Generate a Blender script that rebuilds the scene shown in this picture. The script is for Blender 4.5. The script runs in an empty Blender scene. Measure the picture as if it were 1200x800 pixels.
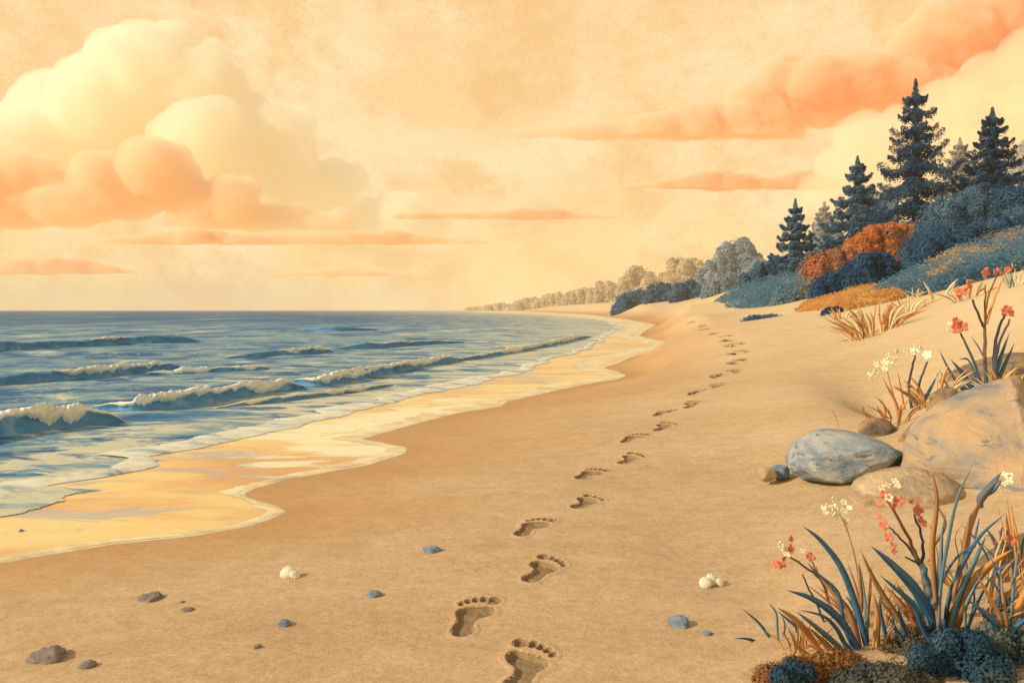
import bpy, bmesh, math, random
import numpy as np
from mathutils import Vector, Matrix, noise as mnoise

random.seed(7)
RS = np.random.RandomState(11)
sc = bpy.context.scene
COL = sc.collection
HC, F, VH = 1.1, 800.0, 363.0          # eye height (m), focal length and horizon row of a 1200 x 800 frame

# ------------------------------------------------------------------ helpers
def lin(c):
    c = c / 255.0
    return c / 12.92 if c <= 0.04045 else ((c + 0.055) / 1.055) ** 2.4

ILL = (1.12, 0.86, 0.59)               # rough irradiance of the warm evening light
def alb(r, g, b, k=1.0):
    return tuple(min(0.93, max(0.004, k * lin(v) / i)) for v, i in zip((r, g, b), ILL)) + (1.0,)

def smooth(a, b, x):
    t = np.clip((np.asarray(x, float) - a) / (b - a), 0, 1)
    return t * t * (3 - 2 * t)

def W3(u, v, d):
    return Vector(((u - 600) / F * d, d, HC - (v - VH) / F * d))

def vnoise(x, y, seed=0):
    xi = np.floor(x).astype(np.int64); yi = np.floor(y).astype(np.int64)
    fx = x - xi; fy = y - yi
    fx = fx * fx * (3 - 2 * fx); fy = fy * fy * (3 - 2 * fy)
    def h(a, b):
        n = (a * 374761393 + b * 668265263 + seed * 1274126177) & 0xFFFFFFFF
        n = ((n ^ (n >> 13)) * 1274126177) & 0xFFFFFFFF
        return ((n ^ (n >> 16)) & 0xFFFF) / 65535.0
    return (h(xi, yi) * (1 - fx) + h(xi + 1, yi) * fx) * (1 - fy) + (h(xi, yi + 1) * (1 - fx) + h(xi + 1, yi + 1) * fx) * fy

def fbm(x, y, oct=4, seed=0, rough=0.5):
    s = 0; a = 1; t = 0
    for i in range(oct):
        s = s + a * vnoise(x * 2 ** i + 17.3 * i, y * 2 ** i - 9.1 * i, seed + i); t += a; a *= rough
    return s / t - 0.5

def tag(o, label=None, cat=None, group=None, kind=None):
    if label: o['label'] = label
    if cat: o['category'] = cat
    if group: o['group'] = group
    if kind: o['kind'] = kind
    return o

def link(name, verts, faces, mats, parent=None, smooth_=True, midx=None, attrs=None, origin=None):
    verts = np.asarray(verts, float).reshape(-1, 3)
    if origin is not None and parent is None:
        verts = verts - np.asarray(origin, float)
    if parent is not None:
        verts = verts - np.asarray(parent.get('_w', parent.location), float)
    me = bpy.data.meshes.new(name)
    if isinstance(faces, np.ndarray):
        n, k = faces.shape
        me.vertices.add(len(verts)); me.vertices.foreach_set('co', verts.astype(np.float32).ravel())
        me.loops.add(n * k); me.loops.foreach_set('vertex_index', faces.astype(np.int32).ravel())
        me.polygons.add(n); me.polygons.foreach_set('loop_start', np.arange(0, n * k, k, dtype=np.int32))
        me.update(calc_edges=True)
    else:
        me.from_pydata([tuple(v) for v in verts], [], faces)
    for m in (mats if isinstance(mats, (list, tuple)) else [mats]): me.materials.append(m)
    if midx is not None: me.polygons.foreach_set('material_index', np.asarray(midx, dtype=np.int32))
    me.polygons.foreach_set('use_smooth', np.full(len(me.polygons), bool(smooth_)))
    for k_, a in (attrs or {}).items():
        at = me.attributes.new(k_, 'FLOAT', 'POINT'); at.data.foreach_set('value', np.asarray(a, dtype=np.float32))
    me.validate(); me.update()
    o = bpy.data.objects.new(name, me); COL.objects.link(o)
    if parent is not None: o.parent = parent
    elif origin is not None: o.location = tuple(origin)
    return o

def empty(name, loc, label, cat, group=None):
    o = bpy.data.objects.new(name, None); COL.objects.link(o); o.location = tuple(loc)
    o.empty_display_size = 0.1
    return tag(o, label, cat, group)

class MB:
    def __init__(s): s.v = []; s.f = []; s.n = 0; s.m = []
    def add(s, v, f, m=0):
        v = np.asarray(v, float).reshape(-1, 3)
        s.v.append(v); s.f += [tuple(i + s.n for i in q) for q in f]; s.m += [m] * len(f); s.n += len(v)
    def build(s, name, mats, parent=None, smooth_=True, origin=None):
        return link(name, np.vstack(s.v), s.f, mats, parent, smooth_, s.m, origin=origin)

_ico = {}
def ico(sub):
    if sub not in _ico:
        bm = bmesh.new(); bmesh.ops.create_icosphere(bm, subdivisions=sub, radius=1)
        _ico[sub] = (np.array([v.co[:] for v in bm.verts]), [tuple(v.index for v in f.verts) for f in bm.faces]); bm.free()
    return _ico[sub]

def catmull(pts, n):
    P = [np.asarray(p, float) for p in pts]
    P = [2 * P[0] - P[1]] + P + [2 * P[-1] - P[-2]]
    out = []
    m = len(P) - 3
    for i in range(n):
        t = i / (n - 1) * m; k = min(int(t), m - 1); t -= k
        a, b, c, d = P[k:k + 4]
        out.append(0.5 * (2 * b + (c - a) * t + (2 * a - 5 * b + 4 * c - d) * t * t + (3 * b - a - 3 * c + d) * t ** 3))
    return np.array(out)

# ------------------------------------------------------------------ materials
def newmat(name):
    m = bpy.data.materials.new(name); m.use_nodes = True
    nt = m.node_tree; nt.nodes.clear()
    out = nt.nodes.new('ShaderNodeOutputMaterial'); b = nt.nodes.new('ShaderNodeBsdfPrincipled')
    nt.links.new(b.outputs[0], out.inputs[0])
    return m, nt, b

def nd(nt, typ, **kw):
    n = nt.nodes.new(typ)
    for k, v in kw.items():
        if k.startswith('i_'): n.inputs[k[2:]].default_value = v
        elif k.startswith('n_'): n.inputs[int(k[2:])].default_value = v
        else: setattr(n, k, v)
    return n

def noise_fac(nt, scale, detail=5, rough=0.6, stretch=(1, 1, 1), space='pos', dist=0.0, rot=0.0):
    if space == 'pos':
        src = nd(nt, 'ShaderNodeNewGeometry').outputs['Position']
    else:
        src = nd(nt, 'ShaderNodeTexCoord').outputs['Object' if space == 'obj' else 'Generated']
    mp = nd(nt, 'ShaderNodeMapping'); mp.inputs['Scale'].default_value = stretch; mp.inputs['Rotation'].default_value = (0, 0, rot)
    nt.links.new(src, mp.inputs[0])
    n = nd(nt, 'ShaderNodeTexNoise'); n.inputs['Scale'].default_value = scale; n.inputs['Detail'].default_value = detail
    n.inputs['Roughness'].default_value = rough; n.inputs['Distortion'].default_value = dist
    nt.links.new(mp.outputs[0], n.inputs['Vector'])
    return n.outputs['Fac']

def ramp(nt, fac, stops, interp='LINEAR'):
    r = nd(nt, 'ShaderNodeValToRGB'); cr = r.color_ramp; cr.interpolation = interp
    while len(cr.elements) < len(stops): cr.elements.new(0.5)
    for e, (p, c) in zip(cr.elements, stops): e.position = p; e.color = c if len(c) == 4 else tuple(c) + (1,)
    nt.links.new(fac, r.inputs[0]); return r.outputs[0]

def mix(nt, fac, a, b, mode='MIX'):
    m = nd(nt, 'ShaderNodeMix', data_type='RGBA', blend_type=mode)
    for sock, val in ((0, fac), (6, a), (7, b)):
        if hasattr(val, 'links'): nt.links.new(val, m.inputs[sock])
        else: m.inputs[sock].default_value = val
    return m.outputs[2]

def bump(nt, b, fac, strength=0.4, dist=0.02, prev=None):
    n = nd(nt, 'ShaderNodeBump'); n.inputs['Strength'].default_value = strength; n.inputs['Distance'].default_value = dist
    nt.links.new(fac, n.inputs['Height'])
    if prev is not None: nt.links.new(prev, n.inputs['Normal'])
    nt.links.new(n.outputs[0], b.inputs['Normal']); return n.outputs[0]

def attr(nt, name):
    return nd(nt, 'ShaderNodeAttribute', attribute_name=name).outputs['Fac']

def mapr(nt, fac, a, b, c=0.0, d=1.0):
    n = nd(nt, 'ShaderNodeMapRange'); nt.links.new(fac, n.inputs[0])
    for i, v in enumerate((a, b, c, d)): n.inputs[i + 1].default_value = v
    return n.outputs[0]

def math_(nt, op, a, b):
    n = nd(nt, 'ShaderNodeMath', operation=op)
    for i, v in enumerate((a, b)):
        if hasattr(v, 'links'): nt.links.new(v, n.inputs[i])
        else: n.inputs[i].default_value = v
    return n.outputs[0]

def mat_leaf(name, c1, c2, c3, rough=0.9, trans=0.0, scale=2.0, k=(1.75, 1.5, 1.15)):
    """foliage: clump-scale noise between two tones, and a random tone per leaf"""
    c1, c2, c3 = [tuple(min(0.93, c[i] * k[i]) for i in range(3)) + (1,) for c in (c1, c2, c3)]
    m, nt, b = newmat(name)
    f = noise_fac(nt, scale, 3, 0.6, space='obj')
    base = ramp(nt, f, [(0.32, c1), (0.5, c2), (0.68, c3)])
    rnd = nd(nt, 'ShaderNodeNewGeometry').outputs['Random Per Island']
    hs = nd(nt, 'ShaderNodeHueSaturation'); nt.links.new(mapr(nt, rnd, 0, 1, 0.91, 1.09), hs.inputs['Value'])
    nt.links.new(base, hs.inputs['Color']); nt.links.new(hs.outputs[0], b.inputs['Base Color'])
    b.inputs['Roughness'].default_value = rough; b.inputs['Specular IOR Level'].default_value = 0.05
    tr = nd(nt, 'ShaderNodeBsdfTranslucent'); nt.links.new(hs.outputs[0], tr.inputs[0]); ms = nd(nt, 'ShaderNodeMixShader'); ms.inputs[0].default_value = 0.45
    nt.links.new(b.outputs[0], ms.inputs[1]); nt.links.new(tr.outputs[0], ms.inputs[2])
    nt.links.new(ms.outputs[0], [n for n in nt.nodes if n.type == 'OUTPUT_MATERIAL'][0].inputs[0])
    return m

def mat_simple(name, stops, scale=6, detail=6, rough=0.8, bstr=0.3, bdist=0.01, space='obj', spec=0.2, stretch=(1, 1, 1), interp='LINEAR'):
    m, nt, b = newmat(name)
    f = noise_fac(nt, scale, detail, 0.62, stretch, space)
    nt.links.new(ramp(nt, f, stops, interp), b.inputs['Base Color'])
    if bstr: bump(nt, b, noise_fac(nt, scale * 3, detail, 0.65, stretch, space), bstr, bdist)
    b.inputs['Roughness'].default_value = rough; b.inputs['Specular IOR Level'].default_value = spec
    return m

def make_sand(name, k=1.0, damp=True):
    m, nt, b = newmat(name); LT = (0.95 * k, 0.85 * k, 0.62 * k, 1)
    big = noise_fac(nt, 0.9, 6, 0.62, (0.35, 1.1, 1), rot=0.12)
    c = ramp(nt, big, [(0.30, alb(206, 148, 84, k)), (0.5, alb(222, 168, 103, k)), (0.70, alb(233, 185, 124, k))])
    st = noise_fac(nt, 3.0, 7, 0.7, (0.3, 1.5, 1), rot=0.1)
    c = mix(nt, mapr(nt, st, 0.56, 0.70, 0, 0.65), c, alb(190, 126, 68, k))
    c = mix(nt, mapr(nt, st, 0.36, 0.22, 0, 0.45), c, alb(244, 204, 148, k))
    g3 = noise_fac(nt, 11, 5, 0.75, (0.7, 1.2, 1)); g2 = noise_fac(nt, 42, 5, 0.75)
    c = mix(nt, mapr(nt, g3, 0.35, 0.65, 0, 1), mix(nt, 0.20, c, (0.22, 0.11, 0.05, 1)), mix(nt, 0.20, c, LT))
    c = mix(nt, mapr(nt, g2, 0.35, 0.65, 0, 1), mix(nt, 0.22, c, (0.20, 0.10, 0.04, 1)), mix(nt, 0.20, c, LT))
    gr = noise_fac(nt, 130, 4, 0.8)
    c = mix(nt, mapr(nt, gr, 0.30, 0.70, 0, 1), mix(nt, 0.30, c, (0.16, 0.09, 0.04, 1)), mix(nt, 0.25, c, LT))
    if damp:
        s = attr(nt, 'shore')
        wob = noise_fac(nt, 1.6, 4, 0.6)
        sd = math_(nt, 'ADD', s, mapr(nt, wob, 0, 1, -0.5, 0.5))
        c = mix(nt, mapr(nt, sd, 0.1, 1.6, 0.55, 0), c, alb(204, 140, 76, k))
        c = mix(nt, mapr(nt, math_(nt, 'ADD', attr(nt, 'veg'), mapr(nt, noise_fac(nt, 0.35, 5, 0.7), 0.3, 0.7, -0.5, 0.5)), 0.4, 0.6), c, mix(nt, mapr(nt, noise_fac(nt, 0.8, 5, 0.7), 0.35, 0.65), alb(126, 132, 118), alb(170, 158, 124)))
        up = attr(nt, 'dune')
        c = mix(nt, mapr(nt, math_(nt, 'ADD', up, mapr(nt, wob, 0, 1, -0.25, 0.25)), 0.2, 1.2, 0, 0.6), c, alb(240, 200, 138, k))
    nt.links.new(c, b.inputs['Base Color'])
    b.inputs['Roughness'].default_value = 0.9; b.inputs['Specular IOR Level'].default_value = 0.1
    p = bump(nt, b, noise_fac(nt, 9, 6, 0.65, (0.6, 1.3, 1)), 0.35, 0.03)
    bump(nt, b, gr, 0.25, 0.004, p)
    return m

M_SAND = make_sand('dry_beach_sand', 0.92)
M_PRINT_SHADE = make_sand('print_shade_sand', 0.46, damp=False)  # darker sand copy: the shade inside the prints is put into the colour

# sea ---------------------------------------------------------------
def wat(r, g, b):
    c = alb(r, g, b); return (c[0] * 0.97, c[1] * 1.0, c[2] * 0.98, 1)
def make_sea():
    m, nt, b = newmat('sea_water')
    far = attr(nt, 'far')                   # 0 near .. 1 out at sea
    n1 = noise_fac(nt, 1.5, 6, 0.6, (0.75, 1.0, 1), rot=-0.2, dist=0.4)
    nm = noise_fac(nt, 0.5, 7, 0.62, (0.8, 0.45, 1), rot=-0.2, dist=0.4)
    n2 = noise_fac(nt, 0.16, 8, 0.66, (0.9, 0.22, 1), rot=-0.1, dist=0.4)
    f = mix(nt, mapr(nt, far, 0.02, 0.18), n1, nm)
    f = mix(nt, mapr(nt, far, 0.25, 0.8), f, n2)
    c = ramp(nt, f, [(0.41, wat(58, 100, 124)), (0.47, wat(80, 118, 134)), (0.48, wat(106, 136, 140)), (0.55, wat(122, 146, 142)), (0.565, wat(142, 156, 142)), (0.62, wat(152, 162, 142)), (0.64, wat(206, 188, 144)), (0.68, wat(226, 204, 158))])
    deep = ramp(nt, f, [(0.42, wat(44, 84, 110)), (0.50, wat(58, 98, 120)), (0.57, wat(72, 110, 128)), (0.62, wat(112, 136, 138)), (0.72, wat(206, 186, 142))])
    c = mix(nt, mapr(nt, far, 0.35, 0.9, 0, 0.95), c, deep)
    sh = attr(nt, 'shore')
    st = noise_fac(nt, 1.5, 8, 0.66, (0.5, 1.7, 1), rot=-0.22, dist=0.8)
    foam = math_(nt, 'ADD', st, mapr(nt, sh, 0.0, 3.4, 0.085, -0.14))
    c = mix(nt, mapr(nt, foam, 0.54, 0.565), c, wat(222, 198, 150))
    c = mix(nt, mapr(nt, math_(nt, 'ADD', foam, mapr(nt, sh, 0.0, 0.6, 0.08, 0)), 0.50, 0.53, 0, 0.35), c, wat(196, 184, 150))
    nt.links.new(c, b.inputs['Base Color'])
    ln = noise_fac(nt, 0.9, 6, 0.6, (0.45, 1.5, 1), rot=-0.2, dist=1.2)
    line = math_(nt, 'MULTIPLY', mapr(nt, math_(nt, 'ABSOLUTE', math_(nt, 'SUBTRACT', ln, 0.5), 0), 0.004, 0.012, 1, 0), mapr(nt, noise_fac(nt, 0.7, 4, 0.6, (0.6, 1, 1)), 0.46, 0.56))
    line = math_(nt, 'MULTIPLY', line, mapr(nt, far, 0.5, 0.15, 0, 0.85))
    c = mix(nt, line, c, alb(232, 208, 160))
    nt.links.new(c, b.inputs['Base Color'])
    b.inputs['Roughness'].default_value = 0.5; b.inputs['Specular IOR Level'].default_value = 0.02
    bump(nt, b, f, 0.5, 0.08)
    return m
M_SEA = make_sea()
M_FACE = mat_simple('wave_face_water', [(0.3, alb(76, 120, 142, 1.2)), (0.52, alb(94, 134, 152, 1.2)), (0.7, alb(130, 160, 166, 1.2))], 3, 6, 0.45, 0.4, 0.03, 'pos', 0.03, (0.5, 1.5, 1.5))
M_FOAM = mat_simple('sea_foam', [(0.3, alb(238, 214, 168)), (0.6, alb(250, 236, 200)), (0.8, alb(252, 240, 212))], 6, 6, 0.8, 0.6, 0.02, 'pos', 0.1)
M_FOAMTHIN0 = mat_simple('thin_wash_foam', [(0.3, alb(226, 204, 162)), (0.55, alb(240, 222, 180)), (0.75, alb(248, 234, 198))], 5, 6, 0.7, 0.5, 0.01, 'pos', 0.15, (0.5, 1.6, 1))

def make_lace(name='lacy_wash_foam', pale=0):
    m, nt, b = newmat(name)
    f = noise_fac(nt, 3.2, 7, 0.66, (0.6, 1.6, 1), rot=-0.2, dist=0.8)
    c = ramp(nt, f, [(0.33, alb(200, 176, 134)), (0.42, alb(226, 192, 136)), (0.50, alb(240, 204, 142)), (0.6, alb(250, 220, 160))])
    if pale: c = ramp(nt, f, [(0.36, alb(128, 150, 150)), (0.40, alb(190, 186, 160)), (0.46, alb(224, 206, 164)), (0.6, alb(244, 224, 178))])
    nt.links.new(c, b.inputs['Base Color']); b.inputs['Roughness'].default_value = 0.75; b.inputs['Specular IOR Level'].default_value = 0.12
    bump(nt, b, noise_fac(nt, 14, 6, 0.7), 0.5, 0.01)
    return m
M_FOAMTHIN = make_lace()
M_FOAMSEA = make_lace('lacy_sea_foam', 1)
def make_wet():
    m, nt, b = newmat('wet_sand_film')
    n = noise_fac(nt, 0.9, 7, 0.66, (0.5, 1.3, 1), rot=-0.1, dist=0.4)
    c = ramp(nt, n, [(0.36, alb(224, 160, 92, .94)), (0.46, alb(240, 182, 102, .94)), (0.52, alb(250, 200, 112, .94)), (0.60, alb(252, 210, 124, .94)), (0.68, alb(238, 184, 118, .94))])
    st = noise_fac(nt, 2.2, 7, 0.66, (0.4, 1.9, 1), dist=0.6)
    c = mix(nt, mapr(nt, math_(nt, 'ADD', st, mapr(nt, attr(nt, 'left'), 0, 1, 0, 0.07)), 0.595, 0.62, 0, 0.7), c, alb(176, 168, 150))
    painted_glint = attr(nt, 'thin')  # shine off the wet sand, painted as a paler colour
    c = mix(nt, mapr(nt, math_(nt, 'ADD', st, mapr(nt, painted_glint, 0, 1, -0.2, 0.1)), 0.50, 0.54, 0, 0.85), c, alb(253, 230, 168))
    nt.links.new(c, b.inputs['Base Color'])
    b.inputs['Specular IOR Level'].default_value = 0.45
    nt.links.new(mapr(nt, st, 0.35, 0.65, 0.16, 0.42), b.inputs['Roughness'])
    bump(nt, b, noise_fac(nt, 5, 5, 0.6, (0.4, 1.8, 1)), 0.12, 0.02)
    return m
M_WET = make_wet()

# ------------------------------------------------------------------ shore lines (rows of the beach plane, z = 0)
Wpx = [(365.2, 617), (366, 640), (368.5, 688), (374, 732), (378.5, 757), (381, 767), (386, 757), (393, 746), (396, 756), (399, 777), (403, 791), (408, 782), (413, 760),
       (418, 738), (425, 723), (431, 704), (435, 721), (440, 732), (444, 722), (449, 690), (456, 655), (465, 617), (470, 592), (476, 585), (484, 532), (495, 490),
       (506, 450), (514.6, 421), (519, 450), (524, 475), (531, 472), (545, 427), (560, 342), (572, 297), (578, 284), (583, 288), (592, 322), (599, 333), (605, 324),
       (617, 288), (628, 225), (637, 135), (650, 54), (660, 0), (676, -100), (735, -400)]
Fpx = [(364.3, 540), (365.5, 570), (368, 622), (371, 672), (376, 711), (382, 732), (388, 724), (392, 716), (400, 702), (409, 688), (421, 648), (435, 613), (453, 550), (462, 500),
       (475, 450), (493, 373), (509, 315), (527, 225), (536, 171), (540, 184), (547, 180), (556, 150), (565, 92), (572, 45), (585, 0), (610, -150), (650, -400)]
def curve(px, tail):
    v = np.array([p[0] for p in px]); u = np.array([p[1] for p in px], float)
    vv = np.concatenate([np.linspace(v[0], 380, 120)[:-1], np.linspace(380, v[-1], 900)])
    uu = np.interp(vv, v, u)
    k = np.exp(-np.linspace(-2, 2, 9) ** 2); k /= k.sum()
    uu = np.convolve(np.pad(uu, 4, 'edge'), k, 'valid')
    d = F * HC / (vv - VH); x = (uu - 600) / F * d
    d = np.concatenate([[p[0] for p in tail[0]], d, [p[0] for p in tail[1]]])
    x = np.concatenate([[p[1] for p in tail[0]], x, [p[1] for p in tail[1]]])
    o = np.argsort(d); d, x = d[o], x[o]
    return lambda y: np.interp(y, d, x)
xW = curve(Wpx, ([(6000, -900), (1200, -20)], [(1.0, -4.6), (-4, -8.5), (-9, -14)]))
xF0 = curve(Fpx, ([(6000, -960), (1200, -60)], [(1.0, -6.9), (-4, -12), (-9, -19)]))
def xF(y):
    y = np.asarray(y, float)
    return xF0(y) + 0.035 * y * fbm(np.log(np.maximum(y, 0.5)) * 20, y * 0, 5, 5, 0.6)

# ------------------------------------------------------------------ terrain
ctl = []
def cp(u, v, d): p = W3(u, v, d); ctl.append((p.x, p.y, p.z))
for x, y, z in [(-1, 2, .05), (0, 2, .05), (.6, 2, .06), (-.5, 3, .04), (.5, 3, .06), (0, 4, .06), (0, -3, .08), (-4, -4, .0), (3, -3, .3), (6, -3, .9), (2.2, 1, .22), (4.5, 1.5, .6),
                (-1.5, 5, 0), (0, 6.5, .04), (1.8, 10, .1), (2.5, 12, .16), (4.5, 20, .15), (3, 5.6, .18)]: ctl.append((x, y, z))
for u, v in [(0, 662), (225, 630), (333, 601), (290, 580), (475, 527), (425, 515), (590, 474), (730, 440), (706, 431), (790, 403), (748, 393), (766, 381), (732, 374), (690, 369)]:
    d = F * HC / (v - VH); ctl.append(((u - 600) / F * d, d, 0.0))
for a in [(700, 570, 4.0), (740, 515, 5.2), (780, 485, 6.05), (860, 433, 8.6), (865, 410, 10.4), (850, 395, 12), (825, 383, 15), (780, 368, 24), (760, 360, 45), (720, 357, 80), (640, 360, 200),
          (850, 352, 45), (935, 350, 30), (880, 378, 17), (960, 405, 9.5), (1000, 395, 9.5), (1060, 380, 9), (1130, 362, 8.6), (1200, 341, 8.2), (1300, 318, 8), (1450, 300, 7),
          (1000, 347, 19), (1100, 336, 15), (1200, 312, 14), (1350, 290, 13), (1000, 325, 33), (1073, 280, 40), (1165, 245, 36), (1250, 232, 36), (1400, 220, 34), (930, 325, 45), (1000, 290, 52),
          (860, 340, 70), (1130, 272, 90), (960, 304, 90), (850, 334, 130), (700, 355, 250), (1200, 262, 120), (760, 350, 250), (1500, 258, 110), (600, 361.2, 600), (760, 352, 600), (1000, 345, 500), (1400, 338, 500),
          (560, 362.6, 1400), (1000, 352, 1400), (1500, 350, 1400),
          (985, 562, 3.78), (900, 560, 4.06), (1100, 590, 3.2), (1100, 452, 5.0), (1200, 468, 4.6), (1350, 450, 4.4), (1050, 490, 4.8), (1000, 480, 5.6), (1200, 640, 2.6), (1000, 722, 2.2), (1200, 742, 2.0), (900, 700, 2.5),
          (1350, 640, 2.5), (940, 450, 6.6)]: cp(*a)
ctl = np.array(ctl)
def dom(x, y):
    yy = np.maximum(np.asarray(y, float) + 4, 0.7)
    return np.asarray(x, float) / yy * 1.6, np.log(yy)
CU, CL = dom(ctl[:, 0], ctl[:, 1])
def ker(r2): return np.sqrt(r2 + 0.0009)
_s = np.maximum(ctl[:, 1] + 4, 0.7)                       # heights scale with distance, so interpolate z / (y+4)
_A = ker((CU[:, None] - CU[None]) ** 2 + (CL[:, None] - CL[None]) ** 2)
_P = np.stack([np.ones_like(CU), CU, CL], 1)
_S = np.block([[_A, _P], [_P.T, np.zeros((3, 3))]])
_sol = np.linalg.solve(_S + np.diag(np.r_[np.full(len(CU), -1e-4), 0, 0, 0]), np.r_[ctl[:, 2] / _s, 0, 0, 0])
def zrbf(x, y):
    U, L = dom(x, y); U = np.atleast_1d(U); L = np.atleast_1d(L)
    sh = U.shape; U = U.ravel(); L = L.ravel(); out = np.empty_like(U)
    for i in range(0, len(U), 20000):
        a, b = U[i:i + 20000], L[i:i + 20000]
        out[i:i + 20000] = ker((a[:, None] - CU) ** 2 + (b[:, None] - CL) ** 2) @ _sol[:-3] + _sol[-3] + _sol[-2] * a + _sol[-1] * b
    return out.reshape(sh) * np.maximum(np.atleast_1d(y) + 4, 0.7)
def zground(x, y, rough=True):
    x = np.atleast_1d(np.asarray(x, float)); y = np.atleast_1d(np.asarray(y, float))
    yy = np.maximum(y, 0.5)
    sW = (x - xW(y)) / (0.25 + 0.06 * yy)
    z = np.maximum(zrbf(x, y), 0.004)
    z = np.where(z > 16, 16 + 6 * (1 - np.exp(-np.maximum(z - 16, 0) / 6)), z)
    if rough:
        a = smooth(0.1, 1.2, sW)
        z = z + a * (0.030 * fbm(x * 1.1, y * 1.6, 4, 3) + 0.010 * fbm(x * 4, y * 7, 3, 9)) * np.minimum(1, 0.5 + yy / 8)
    z = z * smooth(0, 1.0, sW)
    sF = (xF0(y) - x) / (0.3 + 0.1 * yy)
    return z - 0.6 * smooth(0.6, 3, sF)
def zg(x, y): return float(zground(x, y)[0])
def hit(u, v):
    """where the sight line through a picture point meets the beach"""
    ds = np.exp(np.linspace(math.log(1.2), math.log(900), 3000))
    z = HC - (v - VH) / F * ds
    g = zground((u - 600) / F * ds, ds)
    i = int(np.argmax(z <= g))
    if not (z <= g).any(): i = 2999
    d = ds[i]; return np.array([(u - 600) / F * d, d, g[i]])

# ------------------------------------------------------------------ footprints
FP = [(613, 781, 'R', 16), (555, 723, 'L', 12), (633, 667, 'R', 26), (625, 618, 'L', 27), (685, 588, 'R', 32), (692, 556, 'L', 34), (737, 537.5, 'R', 34), (742, 513.5, 'L', 36), (776.5, 500, 'R', 34), (778, 483.5, 'L', 34),
      (809, 474, 'R', 30), (815, 460, 'L', 30), (839, 452, 'R', 24), (840, 441, 'L', 18), (860, 435, 'R', 10), (860, 425.3, 'L', 6), (867.5, 422, 'R', 6), (860, 414.5, 'L', 2), (870, 412, 'R', -2), (857.5, 405, 'L', -6),
      (865, 403, 'R', -8), (852, 399, 'L', -14), (850, 394, 'R', -16), (838, 391, 'L', -18), (825, 386, 'R', -20), (823, 383, 'L', -20), (809, 379, 'R', -20), (791, 373, 'L', -16), (783, 372.3, 'R', -14), (774, 370, 'L', -12), (763, 366, 'R', -10)]
def sdf_foot(px, py):
    """unit foot: y 0 heel .. 1 toes, big toe on +x; distance < 0 inside"""
    def ell(cx, cy, rx, ry, rot=0):
        c, s = math.cos(rot), math.sin(rot)
        x = (px - cx) * c + (py - cy) * s; y = -(px - cx) * s + (py - cy) * c
        k = np.sqrt((x / rx) ** 2 + (y / ry) ** 2); return (k - 1) * min(rx, ry)
    def cap(ax, ay, bx, by, ra, rb):
        dx, dy = bx - ax, by - ay; t = np.clip(((px - ax) * dx + (py - ay) * dy) / (dx * dx + dy * dy), 0, 1)
        return np.hypot(px - ax - t * dx, py - ay - t * dy) - (ra + (rb - ra) * t)
    def smin(a, b, k=0.05):
        h = np.clip(0.5 + 0.5 * (b - a) / k, 0, 1); return b * (1 - h) + a * h - k * h * (1 - h)
    sole = smin(ell(-0.03, 0.15, 0.135, 0.15), cap(-0.06, 0.25, -0.06, 0.55, 0.10, 0.13), 0.06)
    sole = smin(sole, ell(-0.015, 0.585, 0.235, 0.15, 0.22), 0.07)
    sole = smin(sole, ell(0.12, 0.66, 0.10, 0.10), 0.05)
    toes = ell(0.150, 0.915, 0.092, 0.098, 0.2)
    for cx, cy, rx, ry in [(0.012, 0.925, 0.055, 0.080), (-0.088, 0.895, 0.049, 0.072), (-0.172, 0.84, 0.044, 0.064), (-0.243, 0.765, 0.040, 0.056)]:
        toes = np.minimum(toes, ell(cx, cy, rx, ry, 0.15))
    return sole, toes
prints = []
for i, (u, v, side, ang) in enumerate(FP):
    p = hit(u, v); L = 0.30 * (1.0 + 0.28 * float(smooth(3, 8, p[1])))
    if i == 0: L = 0.305
    prints.append((p, side, math.radians(ang), L))
def foot_local(i, x, y):
    p, side, a, L = prints[i]
    dx, dy = x - p[0], y - p[1]
    lx = dx * math.cos(a) - dy * math.sin(a); ly = dx * math.sin(a) + dy * math.cos(a)
    if side == 'R': lx = -lx
    return lx / (L * 0.94), ly / L + 0.48

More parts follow.
